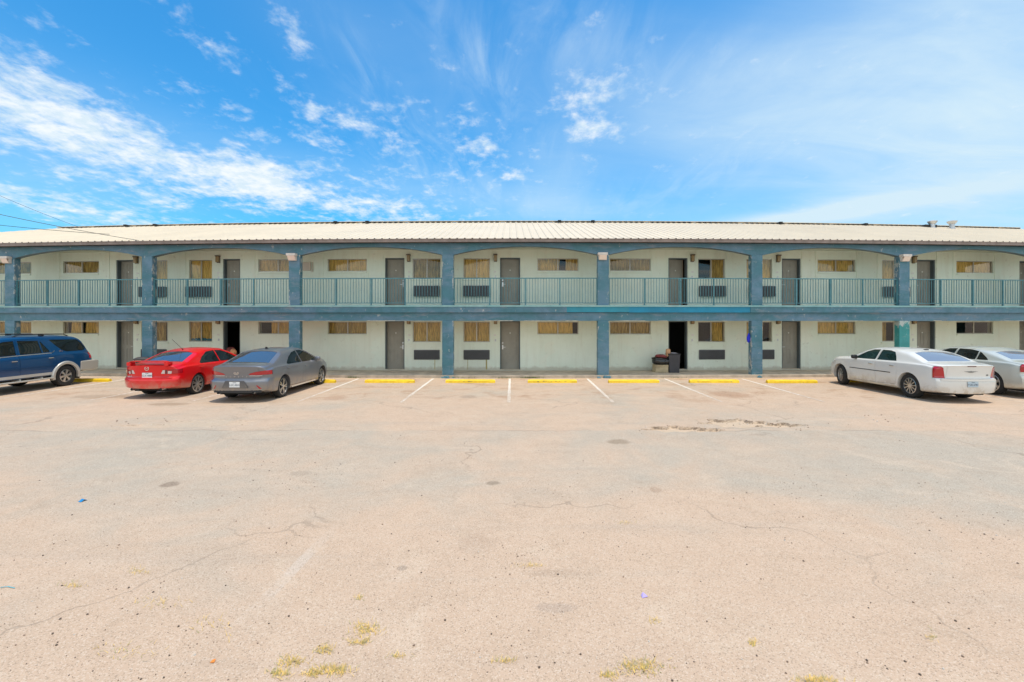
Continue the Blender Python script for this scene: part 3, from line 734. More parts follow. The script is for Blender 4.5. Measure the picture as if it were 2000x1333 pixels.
# ------------------------------------------------------------------ vehicles
def car_paint(name, col, metal=0.0, rough=.32):
    m = simple(name, col, rough, metal=metal, coat=.8, spec=.22, wear=((.42, .34, .24), .45, 4.0, (.22, .62))); return m
def lamp_glass(name, col): return simple(name, col, .12, coat=1.0)
M['tyre'] = simple('tyre_rubber', (.020, .019, .018), .85, var=.25, vscale=8)
M['rim'] = simple('alloy', (.56, .55, .53), .28, metal=.85)
M['rim_dark'] = simple('wheel_back', (.03, .03, .03), .7)  # dark disc closing the wheel behind the spokes
M['well'] = simple('wheel_well', (.012, .012, .012), .95)
M['tint'] = simple('tinted_glass', (.010, .014, .014), .03, coat=.0, spec=.6)
M['rear_glass'] = simple('rear_glass', (.05, .058, .068), .02, spec=1.0, coat=1.0); M['rear_glass'].node_tree.nodes['Principled BSDF'].inputs['IOR'].default_value = 1.9
M['red_lamp'] = lamp_glass('red_lamp', (.42, .004, .012)); M['clear_lamp'] = lamp_glass('clear_lamp', (.62, .55, .52)); M['dark_lamp'] = lamp_glass('smoked_lamp', (.10, .02, .025))
M['chrome'] = simple('chrome', (.72, .72, .72), .12, metal=1.0)
M['plate'] = simple('plate_white', (.72, .73, .72), .5); M['plate_ink'] = simple('plate_ink', (.05, .06, .10), .6)

def bspline(nc, m):
    deg = 3; kn = np.concatenate([np.zeros(deg), np.linspace(0, 1, nc - deg + 1), np.ones(deg)])
    u = np.linspace(0, 1, m); u[-1] = 1 - 1e-9
    Bs = [[((kn[i] <= u) & (u < kn[i + 1])).astype(float) for i in range(len(kn) - 1)]]
    for p in range(1, deg + 1):
        row = []
        for i in range(len(kn) - 1 - p):
            a = (u - kn[i]) / (kn[i + p] - kn[i]) if kn[i + p] > kn[i] else 0 * u
            c = (kn[i + p + 1] - u) / (kn[i + p + 1] - kn[i + 1]) if kn[i + p + 1] > kn[i + 1] else 0 * u
            row.append(a * Bs[-1][i] + c * Bs[-1][i + 1])
        Bs.append(row)
    return np.array(Bs[-1]).T
def prof(pts, x, win):
    px, pz = zip(*pts); acc = 0
    for o in np.linspace(-win, win, 9): acc += np.interp(x + o, px, pz)
    return acc / 9
def ss(x, a, b): 
    t = np.clip((x - a) / (b - a), 0, 1); return t * t * (3 - 2 * t)

def car_surface(P):
    L, W = P['L'], P['W']; ns = P.get('ns', 96); Mh = 46; K = 16
    xs = np.concatenate([np.linspace(0, .5, 16)[:-1], np.linspace(.5, L - .5, ns - 28)[:-1], np.linspace(L - .5, L, 13)])
    zt = prof(P['top'], xs, P.get('win', .05)); zs = prof(P['sh'], xs, .1); zb = prof(P['bot'], xs, .08); wd = prof(P['plan'], xs, .1)
    zt = np.maximum(zt, zs + .03)
    crown = P['crown'] * ss(zt - zs, .05, .35) + .028
    tum = P['tumble']; yi = P.get('inset', .045)
    ctrl = np.zeros((len(xs), 15, 2))
    for i in range(len(xs)):
        w_, a, s_, t = wd[i], zb[i], zs[i], zt[i]
        ze = max(s_ + .012, t - crown[i]); yg = w_ * .985 - yi; ye = yg - tum * (ze - s_)
        up = max(0, ze - s_)
        ctrl[i] = [(0, a - .03), (.7 * w_, a - .012), (.93 * w_, a + .008), (.975 * w_, a + .06), (.992 * w_, a + .22 * (s_ - a)), (w_, a + .55 * (s_ - a)), (.998 * w_, s_ - .13), (.985 * w_, s_ - .03), (.975 * w_, s_ - .004),
                   (yg, s_ + .006 + .04 * up), (yg - tum * .55 * up, s_ + .55 * up), (ye + tum * .06 * up, ze - .06 * up), (ye - .07, ze + .62 * (t - ze)), (.45 * ye, t - .004), (0, t)]
    B = bspline(15, Mh); sec = np.einsum('mk,skd->smd', B, ctrl)
    V = []; S = len(xs); ring = 2 * Mh - 2
    for i in range(S):
        for j in range(Mh): V.append((xs[i], -sec[i, j, 0], sec[i, j, 1]))
        for j in range(Mh - 2, 0, -1): V.append((xs[i], sec[i, j, 0], sec[i, j, 1]))
    Fc = []
    for i in range(S - 1):
        for j in range(ring):
            a = i * ring + j; c = i * ring + (j + 1) % ring; Fc.append((a, a + ring, c + ring, c))
    for i, fl in ((0, False), (S - 1, True)):
        rows = []
        for j in range(1, Mh - 1):
            r_ = i * ring + j; l_ = i * ring + ring - j; row = [r_]
            for k in range(1, K):
                t = k / K; p, q = V[r_], V[l_]; V.append(tuple(p[d] + (q[d] - p[d]) * t for d in range(3))); row.append(len(V) - 1)
            row.append(l_); rows.append(row)
        fs = []
        for a, c in zip(rows[:-1], rows[1:]):
            for k in range(K): fs.append((a[k], c[k], c[k + 1], a[k + 1]))
        for k in range(K): fs.append((i * ring, rows[0][k], rows[0][k + 1])); fs.append((i * ring + Mh - 1, rows[-1][k + 1], rows[-1][k]))
        Fc += [tuple(reversed(f)) for f in fs] if fl else fs
    V = np.array(V)
    g = np.clip(1 - V[:, 0] / .75, 0, 1) ** 1.6
    zq, sq = zip(*P['rear']); sh = np.interp(V[:, 2], zq, sq) + P['corner'] * (np.abs(V[:, 1]) / W) ** 3.2
    g2 = np.clip(1 - (L - V[:, 0]) / .8, 0, 1) ** 1.6
    V[:, 0] += g * sh
    V[:, 0] -= g2 * .30 * (np.abs(V[:, 1]) / W) ** 3
    bm = bmesh.new(); vs = [bm.verts.new(v) for v in V]
    for f in Fc:
        try: bm.faces.new([vs[k] for k in f])
        except ValueError: pass
    bmesh.ops.remove_doubles(bm, verts=bm.verts, dist=1e-5); bmesh.ops.recalc_face_normals(bm, faces=bm.faces); bm.normal_update()
    return bm

def bool_op(me, cut, op):
    a = bpy.data.objects.new('a', me); c = bpy.data.objects.new('c', cut); C.objects.link(a); C.objects.link(c)
    m = a.modifiers.new('b', 'BOOLEAN'); m.object = c; m.operation = op; m.solver = 'EXACT'; m.use_self = False
    try: m.material_mode = 'TRANSFER'
    except Exception: pass
    dg = bpy.context.evaluated_depsgraph_get(); dg.update()
    r_ = bpy.data.meshes.new_from_object(a.evaluated_get(dg)); bpy.data.objects.remove(a); bpy.data.objects.remove(c); return r_
def islands(me, minv=6):
    bm = bmesh.new(); bm.from_mesh(me); bm.verts.index_update(); seen = set(); out_ = []
    for v in bm.verts:
        if v in seen: continue
        st = [v]; comp = set([v]); seen.add(v)
        while st:
            p = st.pop()
            for e in p.link_edges:
                q = e.other_vert(p)
                if q not in seen: seen.add(q); comp.add(q); st.append(q)
        if len(comp) < minv: continue
        idx = {p: k for k, p in enumerate(comp)}; fs = []; mi = []
        done = set()
        for p in comp:
            for f in p.link_faces:
                if f not in done: done.add(f); fs.append([idx[q] for q in f.verts]); mi.append(f.material_index)
        n = bpy.data.meshes.new('piece'); n.from_pydata([p.co[:] for p in idx], [], fs); n.polygons.foreach_set('material_index', mi); n.update(); out_.append(n)
    bm.free(); return out_
def smooth_from(me, bvh, bmr):
    """keep the rounded shading of the uncut body on the cut pieces"""
    me.shade_smooth(); ln = [(0, 0, 0)] * len(me.loops); bmr.faces.ensure_lookup_table(); cache = {}
    for p in me.polygons:
        c = p.center; n0 = p.normal; hit = bvh.find_nearest(c)
        ok = hit[0] is not None and hit[3] < .03 and abs(hit[1].dot(n0)) > .80
        for li in p.loop_indices:
            if not ok: ln[li] = n0[:]; continue
            vi = me.loops[li].vertex_index; co = me.vertices[vi].co; h = cache.get(vi)
            if h is None:
                q = bvh.find_nearest(co); f = bmr.faces[q[2]]; acc = Vector()
                for v in f.verts: acc += v.normal / max(1e-4, (v.co - co).length)
                h = acc.normalized(); cache[vi] = h
            ln[li] = (h if h.dot(n0) > .3 else n0)[:]
    me.normals_split_custom_set(ln)

def side_prism(b, poly, y0=.35, y1=1.4, m=0):
    """poly of (x, z): a cutter through both flanks"""
    A = sum(poly[i][0] * poly[(i + 1) % len(poly)][1] - poly[(i + 1) % len(poly)][0] * poly[i][1] for i in range(len(poly)))
    if A < 0: poly = poly[::-1]
    b.prism(poly, -y1, -y0, m); b.prism(poly, y0, y1, m)
def x_prism(b, poly, x0, x1, m=0):
    """poly of (y, z) pushed along the length, on both sides when asked by the caller"""
    A = sum(poly[i][0] * poly[(i + 1) % len(poly)][1] - poly[(i + 1) % len(poly)][0] * poly[i][1] for i in range(len(poly)))
    if A < 0: poly = poly[::-1]
    i = len(b.v); n = len(poly); b.v += [(x0, y, z) for y, z in poly] + [(x1, y, z) for y, z in poly]
    b.f.append(tuple(range(i + n - 1, i - 1, -1))); b.f.append(tuple(range(i + n, i + 2 * n))); b.mi += [m, m]
    for k in range(n):
        l = (k + 1) % n; b.f.append((i + k, i + l, i + n + l, i + n + k)); b.mi.append(m)
def z_prism(b, poly, z0, z1, m=0):
    A = sum(poly[i][0] * poly[(i + 1) % len(poly)][1] - poly[(i + 1) % len(poly)][0] * poly[i][1] for i in range(len(poly)))
    if A < 0: poly = poly[::-1]
    i = len(b.v); n = len(poly); b.v += [(x, y, z0) for x, y in poly] + [(x, y, z1) for x, y in poly]
    b.f.append(tuple(range(i + n - 1, i - 1, -1))); b.f.append(tuple(range(i + n, i + 2 * n))); b.mi += [m, m]
    for k in range(n):
        l = (k + 1) % n; b.f.append((i + k, i + l, i + n + l, i + n + k)); b.mi.append(m)
def grow(poly, d):
    cx = sum(p[0] for p in poly) / len(poly); cz = sum(p[1] for p in poly) / len(poly); n = len(poly); o = []
    A = sum(poly[i][0] * poly[(i + 1) % n][1] - poly[(i + 1) % n][0] * poly[i][1] for i in range(n)); s_ = 1 if A > 0 else -1
    for i in range(n):
        p, q, r_ = Vector(poly[i - 1]), Vector(poly[i]), Vector(poly[(i + 1) % n]); e1 = (q - p).normalized(); e2 = (r_ - q).normalized()
        n1 = Vector((e1.y, -e1.x)) * s_; n2 = Vector((e2.y, -e2.x)) * s_; k = (n1 + n2); k = k / max(.35, k.dot(k) / 2) if k.length > 1e-6 else n1
        o.append(tuple(q + k * d))
    return o

WHEEL = {}
def wheel_meshes(r, wd, style, rimk):
    key = (r, wd, style, rimk)
    if key in WHEEL: return WHEEL[key]
    rr = r * rimk; b = MB(); n = 40; h = wd / 2
    pr = [(rr, -h * .82), (rr + .012, -h * .98), (r - .03, -h), (r - .008, -h * .86), (r, -h * .6), (r, h * .6), (r - .008, h * .86), (r - .03, h), (rr + .012, h * .98), (rr, h * .82), (rr - .03, h * .5), (rr - .03, -h * .5)]
    for k in range(n):
        a0, a1 = 2 * math.pi * k / n, 2 * math.pi * (k + 1) / n
        for i in range(len(pr)):
            p, q = pr[i], pr[(i + 1) % len(pr)]
            b.quad((p[0] * math.cos(a0), p[1], p[0] * math.sin(a0)), (q[0] * math.cos(a0), q[1], q[0] * math.sin(a0)), (q[0] * math.cos(a1), q[1], q[0] * math.sin(a1)), (p[0] * math.cos(a1), p[1], p[0] * math.sin(a1)))
    ty = b.mesh('tyre'); bm = bmesh.new(); bm.from_mesh(ty); bmesh.ops.recalc_face_normals(bm, faces=bm.faces); bm.to_mesh(ty); bm.free()
    b = MB(); nspk, ww, twin, dark = style; yo = -h * .80
    for k in range(n):                                   # rim lip, barrel and dark back
        a0, a1 = 2 * math.pi * k / n, 2 * math.pi * (k + 1) / n
        for p, q, m in (((rr + .004, yo - .004), (rr - .018, yo - .012), 0), ((rr - .018, yo - .012), (rr - .03, yo + .05), 0), ((rr - .03, yo + .05), (0, yo + .06), 1)):
            b.quad((p[0] * math.cos(a0), p[1], p[0] * math.sin(a0)), (q[0] * math.cos(a0), q[1], q[0] * math.sin(a0)), (q[0] * math.cos(a1), q[1], q[0] * math.sin(a1)), (p[0] * math.cos(a1), p[1], p[0] * math.sin(a1)), m=m)
    for k in range(nspk):
        for tw in ((-twin, twin) if twin else (0,)):
            a = 2 * math.pi * k / nspk + math.pi / 2; rad = Vector((math.cos(a + tw * .4), 0, math.sin(a + tw * .4))); rad2 = Vector((math.cos(a + tw), 0, math.sin(a + tw))); tan = Vector((-math.sin(a), 0, math.cos(a)))
            p0 = rad * rr * .16; p1 = rad2 * (rr - .012); w0, w1 = ww * (.8 if dark else 1.0), ww * (1.5 if dark else .75)
            yA, yB = yo - .008, yo - .004
            A = [p0 - tan * w0 + Vector((0, yA, 0)), p0 + tan * w0 + Vector((0, yA, 0)), p1 + tan * w1 + Vector((0, yB, 0)), p1 - tan * w1 + Vector((0, yB, 0))]
            Bq = [v + Vector((0, .035, 0)) for v in A]
            for f in ((A[0], A[1], A[2], A[3]), (A[0], A[3], Bq[3], Bq[0]), (A[1], Bq[1], Bq[2], A[2])): b.quad(*[tuple(v) for v in f])
    b.tube([(0, yo - .016, 0), (0, yo + .04, 0)], rr * .22, 16); b.tube([(0, yo - .02, 0), (0, yo - .01, 0)], rr * .12, 12)
    ri = b.mesh('rim'); WHEEL[key] = (ty, ri); 
    ty.materials.append(M['tyre']); ri.materials.append(M['rim']); ri.materials.append(M['rim_dark']); ty.shade_smooth(); ty.set_sharp_from_angle(angle=R(40)); return WHEEL[key]

def build_car(name, P, label, cat, loc, rz, scale=(1, 1, 1), group=None):
    root = tag(empty(name, (loc[0], loc[1], 0), rz), label, cat, group); root.scale = scale
    L, W, r = P['L'], P['W'], P['r']; ax = (P['ro'], P['ro'] + P['wb'])
    bmr = car_surface(P); bvh = BVHTree.FromBMesh(bmr)
    B0 = bpy.data.meshes.new('body'); bmr.to_mesh(B0)
    bi = bmr.copy(); bi.normal_update()
    for v in bi.verts: v.co -= v.normal * .010
    Bin = bpy.data.meshes.new('inner'); bi.to_mesh(Bin); bi.free()
    paint = P['paint']; OFF = -P['ro']                     # the thing's base sits under its rear axle
    def fin(o): o.location.x = OFF; return o
    def add(nm, me, mats, parent=None, shade=None):
        for m in (mats if isinstance(mats, (list, tuple)) else [mats]):
            me.materials.append(m)
        o = bpy.data.objects.new(nm, me); C.objects.link(o); o.parent = parent or root
        if parent is None: o.location.x = OFF
        return o
    def hit_rear(y, z, out_=.004):
        h = bvh.ray_cast(Vector((-2, y, z)), Vector((1, 0, 0))); return (h[0].x - out_) if h[0] else 0.0
    def hit_side(x, z, s_=-1, out_=.004):
        h = bvh.ray_cast(Vector((x, 3 * s_, z)), Vector((0, -s_, 0))); return (abs(h[0].y) + out_) * s_ if h[0] else W * s_
    def hit_top(x, y): 
        h = bvh.ray_cast(Vector((x, y, 4)), Vector((0, 0, -1))); return h[0].z if h[0] else 1.0
    for me in (B0, Bin): me.materials.append(paint); me.materials.append(M['well'])
    # one set of cutters: wheel wells, glass, lamps
    cut = MB(); ra = P.get('ra', r + .05)
    for x in ax:
        poly = [(x + ra * math.cos(a), r + ra * math.sin(a)) for a in np.linspace(0, 2 * math.pi, 40)[:-1]]
        side_prism(cut, poly, .50, 1.4)
    for poly in P['glass']: side_prism(cut, grow(poly, .006), .40, 1.4)
    z_prism(cut, grow(P['rear_glass'], .006), P['rg_z'], 2.4)
    lam = []
    for (poly, x0, x1, mat, nm) in P['lamps']:
        for s_ in (1, -1): x_prism(cut, [(y * s_, z) for y, z in poly], x0, x1)
    cme = cut.mesh('cut'); cme.materials.append(M['well']); cme.materials.append(M['well'])
    body = bool_op(B0.copy(), cme, 'DIFFERENCE')
    for m_ in range(len(body.materials)): pass
    # doors and boot lid, each cut out by itself
    lid = P.get('lid'); pieces = []; body2 = body
    jobs = [('s', poly, s_) for poly in P['doors'] for s_ in (1, -1)] + ([('x', lid[0], lid[1])] if lid else [])
    for kind, poly, arg in jobs:
        for tr in range(6):
            j = tr * .0017; pts = [(a + j, c + j * .7) for a, c in poly]; cs = []
            for gr in (0, .006):
                q = MB(); g_ = grow(pts, gr) if gr else pts
                if kind == 's':
                    side_prism(q, g_, .42 - gr, 1.4); h_ = len(q.v) // 2; keep = range(h_) if arg < 0 else range(h_, 2 * h_)
                    r_ = MB(); o_ = 0 if arg < 0 else h_; r_.v = [q.v[k] for k in keep]; fs = [(f, m) for f, m in zip(q.f, q.mi) if f[0] in keep]; r_.f = [tuple(k - o_ for k in f) for f, m in fs]; r_.mi = [m for f, m in fs]; q = r_
                else: x_prism(q, g_, -1, arg + gr)
                me_ = q.mesh('cut'); me_.materials.append(M['well']); cs.append(me_)
            got = [bool_op(body2.copy(), cs[0], 'INTERSECT')]
            if len(got[0].vertices) < 40: continue
            ys = [v.co.y for g_ in got for v in g_.vertices]
            if max(abs(v) for v in ys) > W + .02: continue
            nb = bool_op(body2.copy(), cs[1], 'DIFFERENCE')
            if not (.5 * len(body2.vertices) < len(nb.vertices)) or max(v.co.z for v in nb.vertices) > P['top'][6][1] + .2: continue
            body2 = nb; pieces += got; break
        else: print('CUT FAILED', name, kind, arg)
    def setmats(me):
        me.materials.clear(); me.materials.append(paint); me.materials.append(M['well'])
    def remat(me):
        # cut faces are dark, the outer skin is painted
        for p in me.polygons:
            h = bvh.find_nearest(p.center); p.material_index = 0 if (h[0] is not None and h[3] < .02 and h[1].dot(p.normal) > .75) else 1
        me.materials.clear(); me.materials.append(paint); me.materials.append(M['well'])
    remat(body2); smooth_from(body2, bvh, bmr)
    bo = bpy.data.objects.new('body', body2); C.objects.link(bo); bo.parent = root; bo.location.x = OFF
    for pc in pieces:
        remat(pc); smooth_from(pc, bvh, bmr); ys = [v.co.y for v in pc.vertices]; 
        nm = 'boot_lid' if (min(ys) < -.2 and max(ys) > .2) else 'door'
        o = bpy.data.objects.new(nm, pc); C.objects.link(o); o.parent = root; o.location.x = OFF; pc.name = nm
        if nm == 'door':
            s_ = 1 if ys[0] > 0 else -1; xs_ = [v.co.x for v in pc.vertices]
            hx = min(xs_) + .20 if P.get('handle_end', 'rear') == 'rear' else max(xs_) - .2
            hx = max(hx, min(xs_) + .2); hz = float(prof(P['sh'], np.array([hx]), .1)[0]) - P.get('hdrop', .09)
            h = MB(); y = hit_side(hx, hz, s_, .0)
            h.box(hx - .09, hx + .09, min(y, y + .035 * s_), max(y, y + .035 * s_), hz - .016, hz + .016)
            ho = h.build('handle', P.get('handle_mat', paint), o); bevel(ho, .01)
    # glass
    gm = MB()
    for poly in P['glass']: side_prism(gm, poly, .44, 1.4)
    g = bool_op(Bin.copy(), gm.mesh('cut'), 'INTERSECT')
    for pc in islands(g, 10):
        smooth_from(pc, bvh, bmr); pc.materials.clear(); pc.polygons.foreach_set('material_index', [0] * len(pc.polygons)); add('side_window', pc, P.get('tint', M['tint']))
    gm = MB(); z_prism(gm, P['rear_glass'], P['rg_z'], 2.4)
    for pc in islands(bool_op(Bin.copy(), gm.mesh('cut'), 'INTERSECT'), 10):
        smooth_from(pc, bvh, bmr); pc.materials.clear(); pc.polygons.foreach_set('material_index', [0] * len(pc.polygons)); add('rear_window', pc, P.get('rtint', M['rear_glass']))
    # lamps
    for (poly, x0, x1, mat, nm) in P['lamps']:
        for s_ in (1, -1):
            lm = MB(); x_prism(lm, [(y * s_, z) for y, z in grow(poly, -.004)], x0, x1 - .02)
            for pc in islands(bool_op(B0.copy(), lm.mesh('cut'), 'INTERSECT'), 6):
                smooth_from(pc, bvh, bmr); pc.materials.clear(); pc.polygons.foreach_set('material_index', [0] * len(pc.polygons)); add(nm, pc, mat)
    # wheels
    ty, ri = wheel_meshes(r, P.get('tw', .225), P['spokes'], P.get('rimk', .70)); yw = P.get('track', W - .02) - P.get('tw', .225) / 2 - P.get('sink', .02)
    for k, x in enumerate(ax):
        for s_ in (1, -1):
            wh = empty('wheel', (x + OFF, yw * s_, r)); wh.parent = root
            wh.rotation_euler = (0, 0, (0 if s_ < 0 else math.pi) + (P.get('steer', 0) if k else 0))
            for nm, me in (('tyre', ty), ('rim', ri)):
                o = bpy.data.objects.new(nm, me); C.objects.link(o); o.parent = wh; o.rotation_euler = (0, .7 * k + .3, 0)
    # underside: a dark pan, so that no light shows through
    b = MB(); b.box(.35, L - .4, -W * .72, W * .72, P['pan'], P['pan'] + .10); fin(b.build('underbody', M['well'], root))
    # mirrors
    mx, mz = P['mirror']
    for s_ in (1, -1):
        b = MB(); y = hit_side(mx, mz - .04, s_, 0); b.blob((mx, y + .105 * s_, mz - .01), (.06, .10, .07), sq=.55, nu=14, nv=8); b.tube([(mx + .02, y - .02 * s_, mz - .05), (mx + .01, y + .06 * s_, mz - .02)], .03, 8)
        fin(b.build('mirror', P.get('mirror_mat', paint), root, smooth=60))
    # number plate
    if 'plate' in P:
        pz, pt = P['plate']; x = hit_rear(0, pz, .012)
        if P.get('plate_recess'):
            rw, rh = P['plate_recess']; b = MB(); x_prism(b, [(-rw * 1.15, pz - rh), (rw * 1.15, pz - rh), (rw * .82, pz + rh), (-rw * .82, pz + rh)], x - .002, x + .006); fin(b.build('plate_surround', P.get('recess_mat', M['black']), root))
        b = MB(); b.box(x - .010, x - .003, -.155, .155, pz - .078, pz + .078); po = fin(b.build('number_plate', P.get('plate_mat', M['plate']), root)); bevel(po, .004)
        t = text_mesh(pt, .072, .002); t.materials.append(M['plate_ink']); o = bpy.data.objects.new('lettering', t); C.objects.link(o); o.parent = po
        o.matrix_local = Matrix.Translation((x - .0115, 0, pz - .012)) @ Matrix(((0, 0, -1, 0), (-1, 0, 0, 0), (0, 1, 0, 0), (0, 0, 0, 1)))
        t = text_mesh('TEXAS', .035, .002); t.materials.append(M['plate_ink']); o = bpy.data.objects.new('lettering', t); C.objects.link(o); o.parent = po
        o.matrix_local = Matrix.Translation((x - .0115, 0, pz + .058)) @ Matrix(((0, 0, -1, 0), (-1, 0, 0, 0), (0, 1, 0, 0), (0, 0, 0, 1)))
    root['_'] = 0; del root['_']
    H = dict(root=root, rear=hit_rear, side=hit_side, top=hit_top, fin=fin, OFF=OFF, P=P, bvh=bvh, bmr=bmr)
    return H
def rear_text(H, txt, size, y, z, mat, space=1.0):
    n = len(txt); 
    t = text_mesh(txt, size, .006); t.materials.append(mat); o = bpy.data.objects.new('badge', t); C.objects.link(o); o.parent = H['root']
    if space != 1.0:
        pass
    x = H['rear'](y, z, .006)
    o.matrix_local = Matrix.Translation((x + H['OFF'], y, z)) @ Matrix(((0, 0, -1, 0), (-1, 0, 0, 0), (0, 1, 0, 0), (0, 0, 0, 1))); return o
def rear_strip(H, pts, half, mat, name, out_=.006):
    """a moulding laid along the tail through (y, z) points"""
    b = MB()
    for k in range(len(pts) - 1):
        (ya, za), (yb, zb) = pts[k], pts[k + 1]; n = max(1, int(abs(yb - ya) / .06))
        for j in range(n):
            t0, t1 = j / n, (j + 1) / n; p = (ya + (yb - ya) * t0, za + (zb - za) * t0); q = (ya + (yb - ya) * t1, za + (zb - za) * t1)
            b.quad((H['rear'](p[0], p[1], out_), p[0], p[1] - half), (H['rear'](q[0], q[1], out_), q[0], q[1] - half), (H['rear'](q[0], q[1], out_), q[0], q[1] + half), (H['rear'](p[0], p[1], out_), p[0], p[1] + half))
            b.quad((H['rear'](p[0], p[1], out_), p[0], p[1] + half), (H['rear'](q[0], q[1], out_), q[0], q[1] + half), (H['rear'](q[0], q[1], -.02), q[0], q[1] + half), (H['rear'](p[0], p[1], -.02), p[0], p[1] + half))
    return H['fin'](b.build(name, mat, H['root']))
def side_strip(H, pts, half, mat, name, out_=.008, sides=(1, -1)):
    for s_ in sides:
        b = MB(); dense = []
        for k in range(len(pts) - 1):
            n = max(1, int(abs(pts[k + 1][0] - pts[k][0]) / .12))
            for j in range(n): t = j / n; dense.append((pts[k][0] + (pts[k + 1][0] - pts[k][0]) * t, pts[k][1] + (pts[k + 1][1] - pts[k][1]) * t))
        dense.append(pts[-1])
        for p, q in zip(dense[:-1], dense[1:]):
            ya, yb = H['side'](p[0], p[1], s_, out_), H['side'](q[0], q[1], s_, out_); ia, ib = ya - s_ * .02, yb - s_ * .02
            b.quad((p[0], ya, p[1] - half), (q[0], yb, q[1] - half), (q[0], yb, q[1] + half), (p[0], ya, p[1] + half))
            b.quad((p[0], ya, p[1] + half), (q[0], yb, q[1] + half), (q[0], ib, q[1] + half), (p[0], ia, p[1] + half))
            b.quad((p[0], ya, p[1] - half), (p[0], ia, p[1] - half), (q[0], ib, q[1] - half), (q[0], yb, q[1] - half))
        H['fin'](b.build(name, mat, H['root']))
def pipe(H, y, z, r=.035, x=None):
    b = MB(); x = H['rear'](y, z + .10, 0) if x is None else x
    b.tube([(x - .03, y, z), (x + .30, y, z)], r, 14, caps=False); b.tube([(x - .028, y, z), (x + .2, y, z)], r * .8, 14, m=1)
    H['fin'](b.build('exhaust_pipe', [M['chrome'], M['well']], H['root'], smooth=50))

def seat_x(Yaxle): return Yaxle
# ---- charcoal sedan with red tail lamps
grey = dict(L=4.86, W=.93, wb=2.805, ro=1.08, r=.335, ra=.375, win=.045, pan=.20, paint=car_paint('grey_metallic_paint', (.205, .213, .235), .5, .30),
    top=[(0, 1.045), (.10, 1.075), (.40, 1.090), (.60, 1.115), (.98, 1.272), (1.36, 1.425), (1.80, 1.468), (2.3, 1.475), (2.75, 1.45), (3.15, 1.33), (3.8, 1.02), (4.1, .97), (4.55, .86), (4.78, .72), (4.86, .60)],
    sh=[(0, .90), (.5, .975), (1.2, .975), (2.5, .935), (3.7, .905), (4.3, .82), (4.86, .52)], bot=[(0, .33), (.35, .25), (1, .20), (4, .18), (4.6, .2), (4.86, .28)],
    plan=[(0, .875), (.3, .915), (1.0, .93), (3.8, .93), (4.4, .89), (4.86, .72)], rear=[(.2, .10), (.32, .03), (.50, .0), (.635, .0), (.675, .105), (.80, .085), (.98, .03), (1.05, .0), (1.12, .05)], corner=.26, crown=.065, tumble=.50,
    glass=[[(1.33, 1.02), (1.62, 1.19), (1.95, 1.315), (2.27, 1.36), (2.30, .985), (1.40, .995)], [(2.36, .985), (2.33, 1.362), (2.65, 1.345), (2.98, 1.25), (3.46, 1.02), (3.50, .965)]],
    rear_glass=[(.60, -.66), (.57, -.35), (.56, 0), (.57, .35), (.60, .66), (1.30, .555), (1.355, .3), (1.365, 0), (1.355, -.3), (1.30, -.555)], rg_z=1.04,
    lamps=[([(.34, .795), (.60, .785), (.96, .79), (.96, .905), (.80, .915), (.56, .885), (.40, .845)], -.4, .42, M['red_lamp'], 'tail_lamp'), ([(.34, .765), (.60, .752), (.84, .760), (.84, .783), (.60, .778), (.38, .785)], -.4, .22, M['clear_lamp'], 'reverse_lamp')],
    doors=[[(1.18, .55), (1.42, .33), (2.28, .30), (2.30, .95), (2.305, 1.40), (1.94, 1.355), (1.60, 1.22), (1.30, 1.03), (1.13, .80)], [(2.32, .30), (3.42, .29), (3.52, .60), (3.56, .93), (3.50, 1.02), (3.0, 1.285), (2.66, 1.385), (2.325, 1.40), (2.34, .95)]],
    lid=([(-.66, .70), (.66, .70), (.60, 1.3), (-.60, 1.3)], .50), spokes=(5, .016, .17, False), rimk=.74, mirror=(3.38, 1.02), plate=(.535, 'LGC-4844'), plate_recess=(.34, .105), recess_mat=car_paint('grey_recess', (.09, .092, .10), .3, .4), steer=0)
H = build_car('parked_car', grey, 'charcoal grey sedan with red tail lamps nosed in beside the red sedan', 'car', (-7.88, 14.02), R(90), (1, .955, 1))
b = MB(); b.box(.0, .0, 0, 0, 0, 0)
rear_strip(H, [(-.72, .335), (.72, .335)], .045, M['black'], 'bumper_valance', .004)
for s_ in (1, -1):
    b = MB(); y0 = .60 * s_
    pts = [(y0, .50), (y0 + .06 * s_, .40), (y0 + .13 * s_, .40), (y0 + .02 * s_, .51)]
    b.quad(*[(H['rear'](y, z, .005), y, z) for y, z in (pts if s_ > 0 else pts[::-1])]); H['fin'](b.build('reflector', M['red_lamp'], H['root']))
for k, ch in enumerate('SONATA'): rear_text(H, ch, .055, .30 - .12 * k, .745, M['chrome'])
b = MB(); n = 28; x = H['rear'](0, .85, .008)               # oval emblem with a slanted letter
for k in range(n):
    a0, a1 = 2 * math.pi * k / n, 2 * math.pi * (k + 1) / n
    P4 = [(.075 * math.cos(a0), .040 * math.sin(a0)), (.075 * math.cos(a1), .040 * math.sin(a1)), (.061 * math.cos(a1), .030 * math.sin(a1)), (.061 * math.cos(a0), .030 * math.sin(a0))]
    b.quad(*[(x, -y, .85 + z) for y, z in P4])
for y in (-.028, .028): b.quad(*[(x - .001, -(y + u), .85 + v) for u, v in ((-.013, -.027), (.004, -.027), (.016, .027), (-.001, .027))])
b.quad(*[(x - .001, -u, .85 + v) for u, v in ((-.03, -.006), (.03, .0), (.032, .008), (-.026, .003))])
H['fin'](b.build('emblem', M['chrome'], H['root']))
b = MB(); zt = H['top'](1.72, 0); b.prism([(1.60, zt - .03), (1.80, zt - .01), (1.66, zt + .055), (1.62, zt + .05)], -.012, .012); H['fin'](b.build('antenna', M['black'], H['root']))
pipe(H, -.52, .29); pipe(H, .52, .29)
